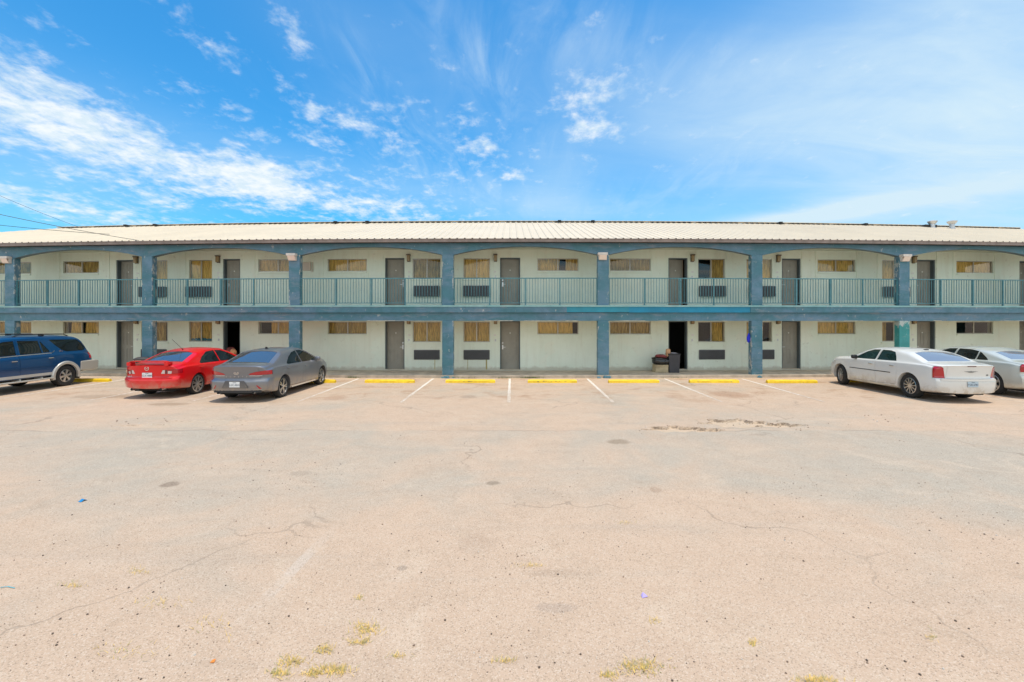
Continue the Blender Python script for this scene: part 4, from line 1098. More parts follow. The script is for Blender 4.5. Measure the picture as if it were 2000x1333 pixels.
side_strip(H, [(1.55, .265), (3.3, .255)], .022, M['chrome'], 'sill_trim')

# ---- red sedan with a boot spoiler
red = dict(L=4.75, W=.89, wb=2.675, ro=1.08, r=.33, ra=.362, win=.045, pan=.20, paint=car_paint('red_paint', (.68, .003, .006), 0, .28),
    top=[(0, 1.0), (.10, 1.035), (.45, 1.06), (.68, 1.09), (1.0, 1.235), (1.35, 1.365), (1.8, 1.435), (2.2, 1.44), (2.7, 1.405), (3.1, 1.26), (3.65, .99), (3.95, .95), (4.45, .84), (4.68, .70), (4.75, .60)],
    sh=[(0, .885), (.5, .945), (1.2, .95), (2.5, .915), (3.6, .88), (4.2, .80), (4.75, .52)], bot=[(0, .34), (.35, .27), (1, .22), (4, .20), (4.5, .22), (4.75, .3)],
    plan=[(0, .84), (.3, .875), (1.0, .89), (3.7, .89), (4.3, .85), (4.75, .70)], rear=[(.2, .12), (.34, .035), (.48, .0), (.60, .0), (.63, .03), (.66, .075), (.85, .055), (1.0, .03), (1.1, .06)], corner=.27, crown=.06, tumble=.50,
    glass=[[(1.20, 1.00), (1.42, 1.16), (1.75, 1.31), (2.16, 1.335), (2.19, .965), (1.24, .975)], [(2.25, .965), (2.22, 1.335), (2.55, 1.31), (2.88, 1.20), (3.30, 1.00), (3.34, .94)]],
    rear_glass=[(.66, -.62), (.63, -.3), (.625, 0), (.63, .3), (.66, .62), (1.28, .53), (1.34, .3), (1.35, 0), (1.34, -.3), (1.28, -.53)], rg_z=1.02,
    lamps=[([(.40, .755), (.505, .752), (.515, .872), (.45, .865)], -.4, .30, M['clear_lamp'], 'tail_lamp'), ([(.51, .752), (.565, .75), (.575, .878), (.52, .873)], -.4, .30, M['dark_lamp'], 'tail_lamp'), ([(.57, .75), (.66, .746), (.68, .83), (.58, .84)], -.4, .32, M['clear_lamp'], 'reverse_lamp'), ([(.583, .845), (.685, .835), (.67, .746), (.95, .76), (.95, .88), (.70, .888), (.585, .88)], -.4, .40, M['red_lamp'], 'tail_lamp')],
    doors=[[(1.05, .55), (1.35, .34), (2.18, .31), (2.20, .93), (2.205, 1.375), (1.74, 1.35), (1.40, 1.19), (1.15, 1.0), (1.02, .80)], [(2.22, .31), (3.30, .31), (3.38, .60), (3.42, .91), (3.34, 1.02), (2.90, 1.24), (2.56, 1.35), (2.225, 1.375), (2.24, .93)]],
    lid=([(-.60, .665), (.60, .665), (.56, 1.3), (-.56, 1.3)], .52), spokes=(8, .012, .12, False), rimk=.78, mirror=(3.22, 1.0), plate=(.715, 'CLX-4889'), steer=0)
H = build_car('parked_car', red, 'bright red sedan with a boot spoiler and roof whip aerial', 'car', (-10.93, 14.66), R(90), (1, .97, 1))
b = MB()                                                      # the wing: a blade on two shoulders
zs_ = 1.135
for k in range(16):
    y0, y1 = -.66 + 1.32 * k / 16, -.66 + 1.32 * (k + 1) / 16
    def blade(y):
        e = max(0, (abs(y) - .46) / .20); z = zs_ - .085 * e * e; return [(.03 + .05 * e, z - .012), (.03 + .05 * e, z + .006), (.17, z + .016), (.25, z - .002), (.16, z - .014)]
    A, B = blade(y0), blade(y1)
    for i in range(5): j = (i + 1) % 5; b.quad((A[i][0], y0, A[i][1]), (A[j][0], y0, A[j][1]), (B[j][0], y1, B[j][1]), (B[i][0], y1, B[i][1]))
for s_ in (1, -1): b.box(.06, .24, min(.52 * s_, .64 * s_), max(.52 * s_, .64 * s_), 1.0, 1.105)
H['fin'](b.build('spoiler', red['paint'], H['root'], smooth=40))
b = MB(); x = H['rear'](0, .92, .008); n = 28
for k in range(n):
    a0, a1 = 2 * math.pi * k / n, 2 * math.pi * (k + 1) / n
    b.quad(*[(x, -r_ * math.cos(a) * 1.12, .92 + r_ * math.sin(a)) for r_, a in ((.062, a0), (.062, a1), (.045, a1), (.045, a0))])
for s_ in (1, -1):
    b.quad(*[(x - .001, -s_ * u, .92 + v) for u, v in ((0, -.016), (.045, .02), (.055, .032), (0, .002))])
H['fin'](b.build('emblem', M['chrome'], H['root']))
rear_text(H, 'mazda6', .075, .55, .68, M['plastic_white'])
b = MB(); zt = H['top'](1.55, 0); b.tube([(1.55, 0, zt - .01), (1.50, 0, zt + .03)], .016, 8); b.tube([(1.50, 0, zt + .03), (1.05, 0, zt + .36)], .005, 6); H['fin'](b.build('antenna', M['black'], H['root']))
pipe(H, -.45, .30, .04); pipe(H, .45, .30, .04)
rear_strip(H, [(-.70, .625), (.70, .625)], .012, red['paint'], 'bumper_step', .02)

# ---- white long sedan with high waist
white_p = car_paint('white_paint', (.70, .69, .645), 0, .30)
white = dict(L=5.0, W=.94, wb=3.05, ro=1.10, r=.365, ra=.41, win=.04, pan=.20, paint=white_p,
    top=[(0, 1.075), (.10, 1.10), (.45, 1.125), (.66, 1.145), (1.0, 1.30), (1.30, 1.405), (1.7, 1.465), (2.2, 1.48), (2.75, 1.465), (3.1, 1.38), (3.6, 1.12), (3.85, 1.08), (4.6, 1.02), (4.9, .93), (5.0, .80)],
    sh=[(0, .985), (.5, 1.05), (1.2, 1.055), (2.5, 1.035), (3.7, 1.01), (4.4, .96), (5.0, .72)], bot=[(0, .30), (.35, .26), (1, .22), (4, .20), (4.7, .22), (5.0, .28)],
    plan=[(0, .885), (.3, .925), (1.0, .94), (3.8, .94), (4.5, .91), (5.0, .80)], rear=[(.2, .08), (.30, .02), (.45, .0), (.655, .0), (.675, .02), (.70, .075), (.85, .06), (1.04, .03), (1.09, .0), (1.14, .04)], corner=.22, crown=.055, tumble=.42,
    glass=[[(1.62, 1.085), (1.70, 1.22), (1.80, 1.345), (2.02, 1.385), (2.36, 1.39), (2.42, 1.065)], [(2.49, 1.065), (2.44, 1.39), (2.72, 1.375), (3.0, 1.29), (3.36, 1.10), (3.38, 1.045)]],
    rear_glass=[(.70, -.66), (.67, -.35), (.66, 0), (.67, .35), (.70, .66), (1.26, .58), (1.31, .3), (1.32, 0), (1.31, -.3), (1.26, -.58)], rg_z=1.10,
    lamps=[([(.665, .705), (.96, .705), (.96, 1.00), (.92, 1.03), (.78, 1.05), (.72, 1.0)], -.4, .32, M['red_lamp'], 'tail_lamp')],
    doors=[[(1.62, .36), (2.40, .32), (2.42, 1.03), (2.38, 1.425), (2.0, 1.425), (1.76, 1.38), (1.60, 1.10), (1.52, .80)], [(2.43, .32), (3.52, .31), (3.60, .60), (3.62, 1.00), (3.42, 1.10), (3.02, 1.325), (2.73, 1.415), (2.41, 1.428), (2.45, 1.03)]],
    lid=([(-.65, .70), (.65, .70), (.62, 1.35), (-.62, 1.35)], .56), spokes=(11, .013, 0, False), rimk=.66, mirror=(3.34, 1.10), mirror_mat=M['black'], plate=(.55, 'TGR-6781'), steer=R(-16), handle_mat=M['chrome'], hdrop=.12,
    rtint=simple('sky_toned_rear_glass', (.21, .225, .25), .06, spec=.8, coat=1.0), tint=simple('green_tinted_glass', (.012, .03, .026), .03, spec=.7))  # rear glass base colour lightened in place of a paler sky reflection
white['plate_mat'] = simple('pale_blue_plate', (.42, .52, .58), .5)
H = build_car('parked_car', white, 'white high waisted sedan with a winged badge and square red tail lamps', 'car', (13.02, 13.92), R(90), (.955, .97, 1))
side_strip(H, [(1.78, .70), (3.62, .69)], .012, M['black'], 'door_moulding', .006)
side_strip(H, [(1.55, .285), (3.55, .275)], .03, simple('muddy_sill', (.50, .42, .29), .7, var=.3), 'sill', .003)
rear_strip(H, [(-.80, .665), (.80, .665)], .028, white_p, 'bumper_pad', .024)
rear_strip(H, [(-.13, 1.055), (.13, 1.055)], .012, M['dark_lamp'], 'brake_lamp', .008)
b = MB(); x = H['rear'](0, .90, .010)
for s_ in (1, -1):
    for (a, c, z0, h) in ((.02, .20, .905, .010), (.02, .14, .893, .008), (.02, .09, .882, .008)): b.quad(*[(x, y, z) for y, z in ((s_ * a, z0 - h), (s_ * c, z0 + .004), (s_ * c, z0 + .009), (s_ * a, z0 + h))])
n = 16
for k in range(n):
    a0, a1 = 2 * math.pi * k / n, 2 * math.pi * (k + 1) / n; b.quad(*[(x - .002, .034 * math.cos(a), .90 + .026 * math.sin(a)) for a in (a0, a1)], (x - .002, 0, .90))
H['fin'](b.build('emblem', simple('badge_metal', (.28, .28, .28), .3, metal=.8), H['root']))
rear_text(H, '300', .05, -.52, .80, M['black'])
b = MB(); b.box(-.0, .0, 0, 0, 0, 0)
b = MB(); zt = H['top'](1.50, 0); b.box(1.46, 1.56, -.05, .05, zt - .01, zt + .025); H['fin'](bevel(b.build('antenna', M['black'], H['root']), .01))

# ---- silver cream sedan at the right edge
cream = dict(white); cream.update(paint=car_paint('champagne_paint', (.60, .61, .54), .25, .32), L=5.04, r=.375, ra=.42, spokes=(7, .020, .10, False), rimk=.72, steer=0, mirror_mat=car_paint('champagne_mirror', (.60, .61, .54), .25, .32), tint=M['tint'], handle_mat=M['chrome'],
    top=[(0, 1.06), (.10, 1.09), (.45, 1.115), (.62, 1.14), (1.0, 1.285), (1.38, 1.40), (1.8, 1.465), (2.2, 1.48), (2.75, 1.46), (3.1, 1.37), (3.65, 1.10), (3.9, 1.06), (4.6, 1.0), (4.94, .90), (5.04, .78)],
    glass=[[(1.22, 1.085), (1.30, 1.16), (1.50, 1.29), (1.58, 1.33), (1.60, 1.08)], [(1.64, 1.08), (1.63, 1.345), (1.9, 1.385), (2.34, 1.395), (2.42, 1.065)], [(2.48, 1.065), (2.42, 1.395), (2.72, 1.375), (3.02, 1.28), (3.38, 1.09), (3.40, 1.045)]],
    doors=[[(1.66, .36), (2.40, .32), (2.42, 1.03), (2.38, 1.428), (1.9, 1.415), (1.635, 1.37), (1.615, 1.08), (1.56, .80)], white['doors'][1]],
    lamps=[([(.70, .80), (.96, .80), (.96, 1.03), (.74, 1.05)], -.4, .26, M['red_lamp'], 'tail_lamp')], plate=(.55, 'HKN-2207'), plate_mat=M['plate'])
H = build_car('parked_car', cream, 'champagne silver sedan half hidden behind the white sedan', 'car', (16.18, 14.55), R(90), (.96, .97, 1))
side_strip(H, [(1.5, .29), (3.6, .28)], .05, simple('dusty_sill', (.46, .37, .20), .7, var=.3), 'sill', .003)
rear_strip(H, [(-.80, .66), (.80, .66)], .024, M['chrome'], 'bumper_pad', .016)

# ---- blue sport utility vehicle backed into its stall
blue_p = car_paint('blue_paint', (.003, .052, .145), .1, .28); silver_p = car_paint('silver_cladding', (.50, .50, .47), .3, .4)
suv = dict(L=5.18, W=.955, wb=3.0, ro=1.16, r=.375, ra=.43, win=.05, pan=.30, paint=blue_p,
    top=[(0, 1.10), (.05, 1.22), (.20, 1.50), (.38, 1.72), (.55, 1.80), (1.0, 1.845), (2.4, 1.86), (3.1, 1.83), (3.35, 1.74), (4.0, 1.26), (4.2, 1.20), (4.9, 1.12), (5.1, 1.0), (5.18, .85)],
    sh=[(0, 1.05), (.5, 1.17), (1.5, 1.17), (3.0, 1.13), (4.0, 1.10), (4.7, 1.02), (5.18, .78)], bot=[(0, .55), (.3, .46), (1, .40), (4, .40), (4.8, .42), (5.18, .5)],
    plan=[(0, .90), (.3, .94), (1.0, .955), (4.0, .955), (4.7, .92), (5.18, .80)], rear=[(.2, .0), (.45, .0), (.70, .0), (1.0, .02), (1.3, .06)], corner=.14, crown=.07, tumble=.26,
    glass=[[(.40, 1.25), (.30, 1.32), (.42, 1.52), (.58, 1.655), (1.60, 1.68), (1.44, 1.49), (1.24, 1.30), (1.08, 1.245)], [(1.69, 1.27), (1.69, 1.31), (1.90, 1.63), (1.93, 1.63), (1.90, 1.25)], [(1.95, 1.25), (1.98, 1.66), (2.62, 1.68), (2.64, 1.235)], [(2.76, 1.23), (2.74, 1.68), (3.05, 1.66), (3.30, 1.56), (3.72, 1.24), (3.74, 1.20)]],
    rear_glass=[(.14, -.6), (.14, .6), (.42, .56), (.42, -.56)], rg_z=1.28,
    lamps=[([(.78, .93), (1.1, .93), (1.1, 1.16), (.80, 1.16)], -.4, .24, M['red_lamp'], 'tail_lamp')],
    doors=[[(1.62, .62), (1.72, .50), (2.68, .50), (2.70, 1.20), (2.67, 1.73), (1.92, 1.72), (1.82, 1.66), (1.62, 1.33), (1.52, .95)], [(2.71, .50), (3.72, .50), (3.80, .8), (3.82, 1.18), (3.74, 1.26), (3.32, 1.60), (3.06, 1.71), (2.69, 1.73), (2.73, 1.20)]],
    spokes=(6, .030, 0, True), rimk=.60, tw=.255, mirror=(3.66, 1.28), handle_mat=M['chrome'], hdrop=.10, track=.965)
H = build_car('parked_suv', suv, 'dark blue sport utility vehicle with silver cladding backed into its stall', 'car', (-17.02, 16.42), R(-90), (1, 1, 1))
for x in (suv['ro'], suv['ro'] + suv['wb']):                 # swollen silver wheel-arch flares
    for s_ in (1, -1):
        b = MB(); n = 30; a0, a1 = R(-12), R(192); pr = [(.415, -.03), (.420, .035), (.455, .055), (.510, .045), (.535, .0), (.530, -.03)]; rows = []
        for k in range(n + 1):
            a = a0 + (a1 - a0) * k / n; rows.append([(x + q * math.cos(a), s_ * (.955 - .012 + o), .375 + q * math.sin(a)) for q, o in pr])
        for k in range(n):
            for i in range(len(pr) - 1):
                q = (rows[k][i], rows[k][i + 1], rows[k + 1][i + 1], rows[k + 1][i]); b.quad(*(q if s_ > 0 else q[::-1]))
        H['fin'](b.build('wheel_flare', silver_p, H['root'], smooth=50))
side_strip(H, [(1.66, .515), (3.68, .515)], .045, silver_p, 'sill_cladding', .022)
side_strip(H, [(1.5, .80), (3.8, .80)], .008, blue_p, 'side_moulding', .014)
side_strip(H, [(1.52, 1.295), (1.64, 1.225), (2.7, 1.205), (3.76, 1.165)], .012, M['chrome'], 'waist_trim', .006)
for s_ in (1, -1):
    b = MB(); b.box(1.70, 3.75, min(s_ * .93, s_ * 1.06), max(s_ * .93, s_ * 1.06), .335, .385)
    for x in (2.0, 2.7, 3.4): b.box(x - .03, x + .03, min(s_ * .60, s_ * .95), max(s_ * .60, s_ * .95), .37, .44)
    H['fin'](bevel(b.build('running_board', [silver_p], H['root']), .02))
    b = MB(); z = H['top'](1.0, s_ * .55); b.tube([(.75, s_ * .57, z - .01), (.90, s_ * .57, z + .055), (1.7, s_ * .57, z + .075), (2.4, s_ * .56, z + .07), (2.6, s_ * .56, z - .0)], .018, 8); b.box(1.62, 1.76, s_ * .57 - .03, s_ * .57 + .03, z, z + .07)
    H['fin'](b.build('roof_rail', M['black'], H['root'], smooth=50))
    b = MB(); b.box(suv['ro'] - .50, suv['ro'] - .475, min(s_ * .68, s_ * .95), max(s_ * .68, s_ * .95), .22, .48); H['fin'](b.build('mud_flap', M['black'], H['root']))
b = MB(); bp = [(-.10, .56), (-.115, .82), (-.05, .865), (.62, .855), (.62, .50), (.05, .47)]
b.prism(bp, -.968, .968); o = H['fin'](bevel(b.build('rear_bumper', car_paint('dusty_silver_bumper', (.43, .41, .36), .2, .45), H['root']), .035))
t = text_mesh('SR5', .095, .006); t.materials.append(M['chrome']); 
for s_ in (1,):
    o = bpy.data.objects.new('badge', t); C.objects.link(o); o.parent = H['root']; y = H['side'](1.30, 1.265, s_, .006)
    o.matrix_local = Matrix.Translation((1.30 + H['OFF'], y, 1.265)) @ Matrix(((-1, 0, 0, 0), (0, 0, 1, 0), (0, 1, 0, 0), (0, 0, 0, 1)))
# ------------------------------------------------------------------ wheel stops
stops = [(110, 212, 'yellow wheel stop under the tail of the blue sport utility vehicle', 737.5), (556, 654, 'yellow wheel stop at the nose of the charcoal sedan', 739.5), (712, 809, 'clean yellow wheel stop in the first empty stall right of the charcoal sedan', 739.5),
         (870, 967, 'yellow wheel stop with a scuffed dark chip, in front of a column foot', 739.5), (1031, 1127, 'yellow wheel stop with brown scuffs, beside the green weeds', 739.5), (1189, 1288, 'yellow wheel stop just left of the box and bin at the open door', 739.5),
         (1348, 1444, 'yellow wheel stop between the bin and the column with the blue cloth', 739.5), (1500, 1597, 'yellow wheel stop nearest the white sedan', 740), (1650, 1748, 'yellow wheel stop under the nose of the white sedan', 738), (420, 516, 'yellow wheel stop hidden at the nose of the red sedan', 738.5)]
for i, (a, c, lab, yt) in enumerate(stops):
    Y = F * CH / (yt + 9.0 - HY); X0, X1 = (a - CX) / F * Y, (c - CX) / F * Y; X = (X0 + X1) / 2; Wd = X1 - X0
    rn = random.Random(i); b = MB()
    n = 18; rows = []
    for k in range(n + 1):
        x = -Wd / 2 + Wd * k / n; e = .02 if k in (0, n) else 0; j = lambda: rn.uniform(-.004, .004)
        rows.append([(x, 0 + j(), 0), (x, .012 + j(), .075 + j()), (x, .05 + j(), .125 - e + j()), (x, .115 + j(), .125 - e + j()), (x, .15 + j(), .075), (x, .16, 0)])
    for k in range(n):
        for q in range(5): b.quad(rows[k][q], rows[k + 1][q], rows[k + 1][q + 1], rows[k][q + 1])
    b.quad(*rows[0]); b.quad(*rows[n][::-1])
    o = b.build('wheel_stop', M['yellow'], smooth=25); o.location = (X, Y, 0); o.rotation_euler = (0, 0, R(rn.uniform(-.5, .5)))
    tag(o, lab, 'wheel stop', 'yellow wheel stops along the walkway')
    if i in (3, 4):
        s_ = MB(); rn = random.Random(5)
        for k in range(16 if i == 4 else 6):
            x = rn.uniform(-.55, .55) if i == 4 else rn.uniform(-.25, .05); s_.blob((x, .012, .055 + rn.uniform(-.02, .015)), (rn.uniform(.02, .06), .006, rn.uniform(.006, .016)), seed=k, jit=.3, nu=6, nv=4)
        s_.build('chip', simple('scuffed_concrete', (.22, .15, .06), .9), o)

# ------------------------------------------------------------------ things on the walkway
def gy(Y): return Y
Yb = 19.55
def px2(px, Y): return (px - CX) / F * Y
def zz(py, Y): return CH + (HY - py) / F * Y
# cardboard box
bx0, bx1 = px2(1280, Yb), px2(1305, Yb); b = MB(); rn = random.Random(2); b.box(bx0, bx1, Yb, Yb + .42, ZG, ZG + .33); b.box(bx0 - .01, bx1 + .01, Yb - .012, Yb - .001, ZG + .24, ZG + .34); b.box(bx0 - .03, (bx0 + bx1) / 2, Yb - .05, Yb - .013, ZG + .30, ZG + .325)
b.v = [(x + rn.uniform(-.012, .012), y, z + rn.uniform(-.008, .008)) for x, y, z in b.v]
tag(b.build('cardboard_box', simple('cardboard', (.42, .34, .21), .85, var=.2, vscale=5)), 'crumpled tan cardboard box under the black bag by the open door', 'box')
# black bag slumped on the box
b = MB(); xm = (bx0 + bx1) / 2; zt = ZG + .345
b.blob((xm, Yb + .20, zt + .15), (.345, .25, .16), jit=.10, seed=3, nu=22, nv=12, sq=.75); b.blob((xm - .05, Yb + .14, zt + .26), (.36, .22, .07), jit=.12, seed=8, nu=20, nv=8); b.blob((xm + .22, Yb - .01, zt + .13), (.13, .06, .10), jit=.2, seed=9)
bag = b.build('rubbish_bag', simple('black_bag_film', (.012, .013, .014), .28, coat=.3), smooth=70); tag(bag, 'black plastic bag slumped over the cardboard box', 'bag')
b = MB(); b.blob((xm - .02, Yb + .12, zt + .36), (.24, .16, .075), jit=.14, seed=4, nu=16, nv=8); b.blob((xm + .13, Yb + .1, zt + .33), (.15, .12, .05), jit=.15, seed=6)
tag(b.build('red_bundle', simple('red_cloth', (.24, .05, .05), .9, var=.35, vscale=9), smooth=60), 'dull red cloth bundle lying on top of the black bag', 'cloth')
# dark bin with its lid open and things sticking out
Yc = 19.5; x0, x1 = px2(1306.5, Yc), px2(1329, Yc); h = zz(691, Yc) - ZG
root = tag(empty('waste_bin', ((x0 + x1) / 2, Yc + .2, ZG)), 'tall dark grey waste bin in front of the open doorway', 'bin')
b = MB(); Wd = (x1 - x0) / 2
def frus(z0, z1, k0, k1, m=0):
    A = [(-Wd * k0, -.2 * k0, z0), (Wd * k0, -.2 * k0, z0), (Wd * k0, .2 * k0, z0), (-Wd * k0, .2 * k0, z0)]; B = [(-Wd * k1, -.2 * k1, z1), (Wd * k1, -.2 * k1, z1), (Wd * k1, .2 * k1, z1), (-Wd * k1, .2 * k1, z1)]
    for i in range(4): j = (i + 1) % 4; b.quad(A[i], A[j], B[j], B[i])
    b.quad(*A[::-1]); b.quad(*B)
frus(0, h - .05, .86, 1.0); b2 = b; o = bevel(b.build('body', simple('bin_plastic', (.045, .044, .050), .55, var=.1), root), .02)
b = MB(); frus(h - .06, h - .012, 1.06, 1.07); bevel(b.build('rim', M['black'], root), .01)
b = MB(); b.blob((.02, 0, h - .0), (Wd * .75, .16, .035), jit=.3, seed=5, nu=14, nv=6); b.build('liner', simple('pale_liner', (.32, .32, .36), .5), root, smooth=60)
b = MB(); X = px2(1307.5, Yc); b.blob((X, Yc + .18, zz(688, Yc)), (.10, .09, .13), jit=.08, seed=2, nu=14, nv=9, sq=.7)
b.box(X - .09, X + .06, Yc + .08, Yc + .25, ZG + .70, zz(692, Yc))
tag(b.build('paper_sack', simple('tan_paper', (.52, .30, .16), .85, var=.2), smooth=50), 'tan paper sack standing between the bin and the black bag', 'bag')
# bundle in the other open doorway, behind the charcoal sedan
b = MB(); X = px2(447, 19.9); zt = zz(690, 19.9)
b.box(X - .38, X + .42, 19.95, 20.35, ZG, zt - .22); o = bevel(b.build('storage_chest', simple('dark_chest', (.05, .04, .035), .7)), .03); tag(o, 'dark chest in the open doorway behind the charcoal sedan', 'chest')
b = MB(); b.blob((X - .12, 20.12, zt - .08), (.34, .2, .15), jit=.12, seed=11, nu=16, nv=8); b.blob((X - .05, 20.1, zt + .08), (.2, .15, .16), jit=.16, seed=12, nu=14, nv=8)
tag(b.build('laundry_heap', simple('maroon_cloth', (.16, .035, .03), .9, var=.4, vscale=9), smooth=60), 'dark red cloth heap in the open doorway behind the charcoal sedan', 'cloth')
b = MB(); b.blob((px2(453, 19.9), 20.0, zz(688.5, 19.9)), (.135, .12, .145), jit=.05, seed=13, nu=16, nv=10)
tag(b.build('tan_bundle', simple('tan_cloth', (.50, .24, .11), .9, var=.3, vscale=9), smooth=60), 'round tan bundle against the dark red cloth heap', 'cloth')
# dark rounded cover by the column, behind the red sedan
b = MB(); Y = 18.9; X = px2(276, Y) - .1; 
b.tube([(X, Y + .2, ZG), (X, Y + .2, .62), (X, Y + .2, zz(702, Y)), (X, Y + .2, zz(698.5, Y))], [.20, .24, .33, .18], 20); tag(b.build('covered_grill', simple('dark_cover', (.045, .045, .05), .6, var=.2), smooth=50), 'dark round covered barbecue beside the column behind the red sedan', 'barbecue')
# blue cloth hanging at the side of a column
b = MB(); X = px2(1461.5, 19.0); Y = 18.98
b.blob((X, Y, zz(662, 19.0)), (.075, .05, .15), jit=.12, seed=4, nu=14, nv=10); b.blob((X + .01, Y, zz(656, 19.0)), (.045, .04, .10), jit=.12, seed=5)
tag(b.build('hanging_cloth', simple('bright_blue_cloth', (.015, .03, .62), .7), smooth=60), 'bright blue cloth hanging at the side of a teal column', 'cloth')

# ------------------------------------------------------------------ service wires at the left
def wire(p, q, sag, name, lab, r=.012):
    b = MB(); P0, P1 = Vector(p), Vector(q); pts = []
    for k in range(33):
        t = k / 32; v = P0.lerp(P1, t); v.z -= sag * 4 * t * (1 - t); pts.append(v)
    b.tube(pts, r, 6); tag(b.build(name, M['black']), lab, 'wire', 'service wires from the eave')
def pxp(px, py, Y): return Vector(((px - CX) / F * Y, Y, CH + (HY - py) / F * Y))
A = pxp(271, 470, 18.55)
B = pxp(0, 402, 16.0); wire(A, A + (B - A) * 3.0, .35, 'service_wire', 'thicker wire running from the eave up past the ridge at the left', .010)
A2 = pxp(214, 458, 18.2); B2 = pxp(0, 430, 17.0); wire(A2, A2 + (B2 - A2) * 3.0, .22, 'service_wire', 'lower wire that joins the thicker one in front of the roof', .009)
A3 = pxp(160, 446, 27.0); B3 = pxp(0, 372, 24.0); wire(A3, A3 + (B3 - A3) * 2.5, .3, 'service_wire', 'faint uppermost wire against the cloud at the left', .008)

# ------------------------------------------------------------------ loose bits on the lot
rn = random.Random(21); b = MB()
def stone(x, y, r, m):
    i = len(b.v); a0 = rn.uniform(0, 6.28); n = 5
    for k in range(n): a = a0 + 2 * math.pi * k / n; q = r * rn.uniform(.7, 1.2); b.v.append((x + q * math.cos(a), y + q * math.sin(a), -.001))
    for k in range(n): a = a0 + .4 + 2 * math.pi * k / n; q = r * rn.uniform(.45, .8); b.v.append((x + q * math.cos(a), y + q * math.sin(a), r * rn.uniform(.6, 1.0)))
    for k in range(n): l = (k + 1) % n; b.f.append((i + k, i + l, i + n + l, i + n + k)); b.mi.append(m)
    b.f.append(tuple(i + n + k for k in range(n))); b.mi.append(m)
cl = [(rn.uniform(-6, 6), rn.uniform(2.9, 7.5), rn.uniform(.15, .7)) for _ in range(42)] + [(-3.2, 3.6, .9), (-2.4, 3.3, .8), (2.9, 4.0, .9), (3.6, 3.6, .8), (.2, 4.3, .5), (-.2, 3.5, .4), (3.4, 5.2, .7)]
for k in range(2600):
    if rn.random() < .62: c = rn.choice(cl); x, y = rn.gauss(c[0], c[2]), rn.gauss(c[1], c[2] * .7)
    else: y = 2.7 + 9 * rn.random() ** 1.7; x = rn.uniform(-1.15, 1.15) * y
    if y < 2.6 or y > 14: continue
    r_ = min(.011, .0026 + rn.expovariate(1 / .0020)); stone(x, y, r_, 0 if rn.random() < .6 else (1 if rn.random() < .7 else 2))
for px, w_, py in ((1310, 90, 838), (1450, 90, 827), (1560, 50, 838), (1710, 60, 817), (300, 90, 825)):
    for k in range(16):
        x, y = gpt(px + rn.gauss(0, w_ * .5), py + rn.gauss(0, 3.5)); stone(x, y, rn.uniform(.006, .02), rn.choice((1, 1, 2)))
g = b.build('gravel', [simple('dark_stone', (.12, .09, .068), .9), simple('brown_stone', (.22, .155, .11), .9), simple('pale_stone', (.50, .46, .40), .9)]); tag(g, 'small loose stones scattered over the dusty lot', 'gravel', kind='stuff')
b = MB(); rn = random.Random(33)
tufts = [(715, 1232, 26, 12, 150), (705, 1255, 20, 8, 80), (630, 1272, 18, 9, 80), (570, 1295, 24, 9, 120), (650, 1312, 34, 10, 200), (610, 1318, 18, 6, 80), (545, 1318, 20, 8, 100), (700, 1170, 9, 5, 26), (1250, 1306, 40, 14, 230), (1470, 1257, 8, 7, 36), (1595, 1331, 36, 6, 140), (1030, 1106, 30, 4, 46), (1220, 1022, 18, 3, 22), (1280, 1216, 12, 6, 22), (140, 1145, 22, 7, 50), (270, 1116, 22, 8, 50), (1820, 1245, 10, 8, 24), (985, 1294, 22, 5, 40), (775, 1284, 20, 4, 30), (1190, 1322, 20, 8, 60), (410, 1225, 40, 20, 40), (240, 1275, 60, 20, 50), (300, 1180, 60, 12, 40)]
for px, py, sx, sy, n in tufts:
    for k in range(n):
        x, y = gpt(px + rn.gauss(0, sx * .55), py + rn.gauss(0, sy * .55)); a = rn.uniform(0, math.pi); L = rn.uniform(.012, .045); w_ = rn.uniform(.0012, .0024)
        d = Vector((math.cos(a), math.sin(a), rn.uniform(-.05, 1.1))).normalized() * L; s_ = Vector((-math.sin(a), math.cos(a), 0)) * w_; p = Vector((x, y, .003))
        b.quad(tuple(p - s_), tuple(p + s_), tuple(p + d + s_ * .4), tuple(p + d - s_ * .4), m=0 if rn.random() < .75 else 1)
g = b.build('dry_straw', [simple('straw', (.62, .42, .12), .8, var=.3, vscale=20), simple('green_straw', (.33, .30, .10), .8)]); tag(g, 'tufts of yellow dry straw on the dusty lot', 'straw', kind='stuff')
b = MB(); rn = random.Random(5)
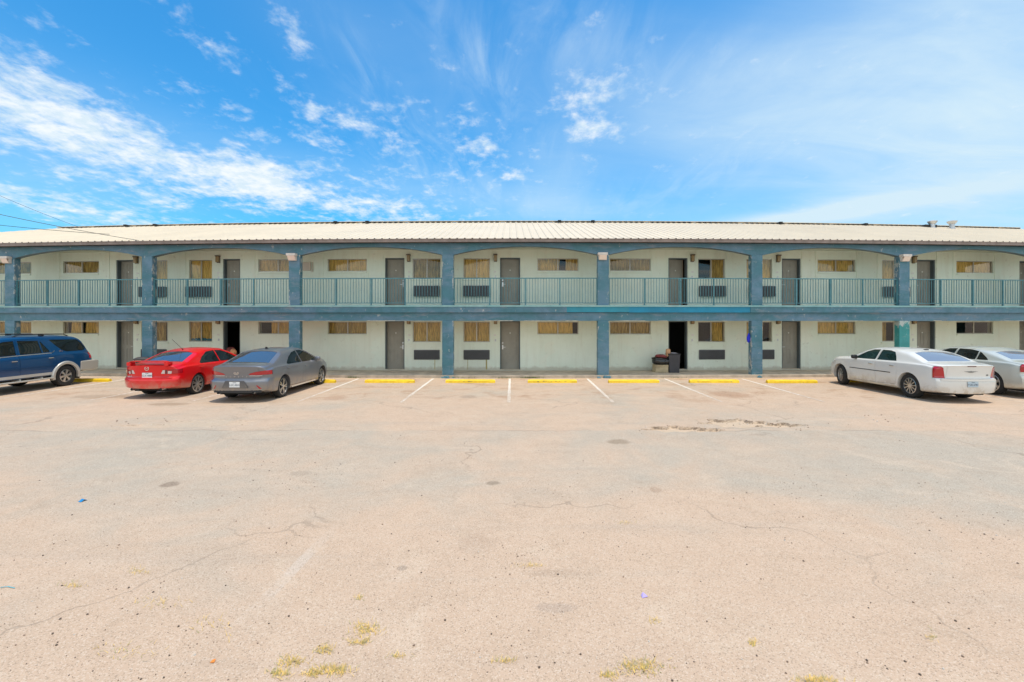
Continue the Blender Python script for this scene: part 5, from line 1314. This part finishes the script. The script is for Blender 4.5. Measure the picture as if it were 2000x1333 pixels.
for px, py, sx, n in ((1035, 738.5, 20, 200), (985, 738.5, 14, 60), (692, 737.5, 12, 80), (905, 739, 26, 50), (1320, 738.5, 20, 24)):
    for k in range(n):
        x, y = gpt(px + rn.gauss(0, sx * .6), py); y = min(18.60 + bow(x), y + rn.gauss(0, .05)); a = rn.uniform(0, 6.28); L = rn.uniform(.03, .085); s_ = Vector((math.cos(a), math.sin(a), 0)) * .006; d = Vector((rn.gauss(0, .4), rn.gauss(0, .4), 1)).normalized() * L; p = Vector((x, y, 0))
        b.quad(tuple(p - s_), tuple(p + s_), tuple(p + d + s_ * .3), tuple(p + d - s_ * .3))
g = b.build('weeds', simple('weed_green', (.12, .17, .04), .8, var=.3, vscale=9)); tag(g, 'low green weeds growing along the kerb', 'weeds', kind='stuff')
def litter(name, px, py, tris, mat, lab, s=1.0):
    b = MB(); X, Y = gpt(px, py)
    for poly in tris: b.quad(*[(x * s, y * s, z * s) for x, y, z in poly])
    o = b.build(name, mat); o.location = (X, Y, .004); so_ = o.modifiers.new('t', 'SOLIDIFY'); so_.thickness = .002; tag(o, lab, 'litter')
litter('crushed_cup', 157, 981, [[(-.04, 0, 0), (.03, -.02, 0), (.04, .03, .03), (-.02, .05, .035)], [(-.02, .05, .035), (.04, .03, .03), (.05, .08, .0), (-.03, .09, .0)]], simple('blue_plastic', (.02, .22, .50), .4), 'crumpled blue scrap lying on the lot in front of the blue vehicle', .75)
litter('candy_wrapper', 1259, 1167, [[(-.03, -.02, 0), (.035, .0, .004), (-.005, .05, .022)], [(-.03, -.02, 0), (-.005, .05, .022), (-.03, .03, 0)]], simple('lilac_wrapper', (.38, .30, .66), .5), 'small lilac and white wrapper lying in the foreground', .8)
litter('orange_peel', 416, 1294, [[(-.02, -.01, 0), (.018, -.012, .004), (.012, .02, .012), (-.014, .018, .006)]], simple('orange_scrap', (.70, .22, .03), .6), 'tiny orange scrap lying beside a dark stone in the foreground', .8)
litter('blue_string', 18, 1149, [[(-.08, 0, .002), (-.02, .006, .006), (-.02, .012, .006), (-.08, .006, .002)], [(-.02, .006, .006), (.06, -.012, .003), (.06, -.007, .003), (-.02, .012, .006)]], simple('cyan_string', (.03, .40, .50), .6), 'short cyan string lying at the left edge of the lot')
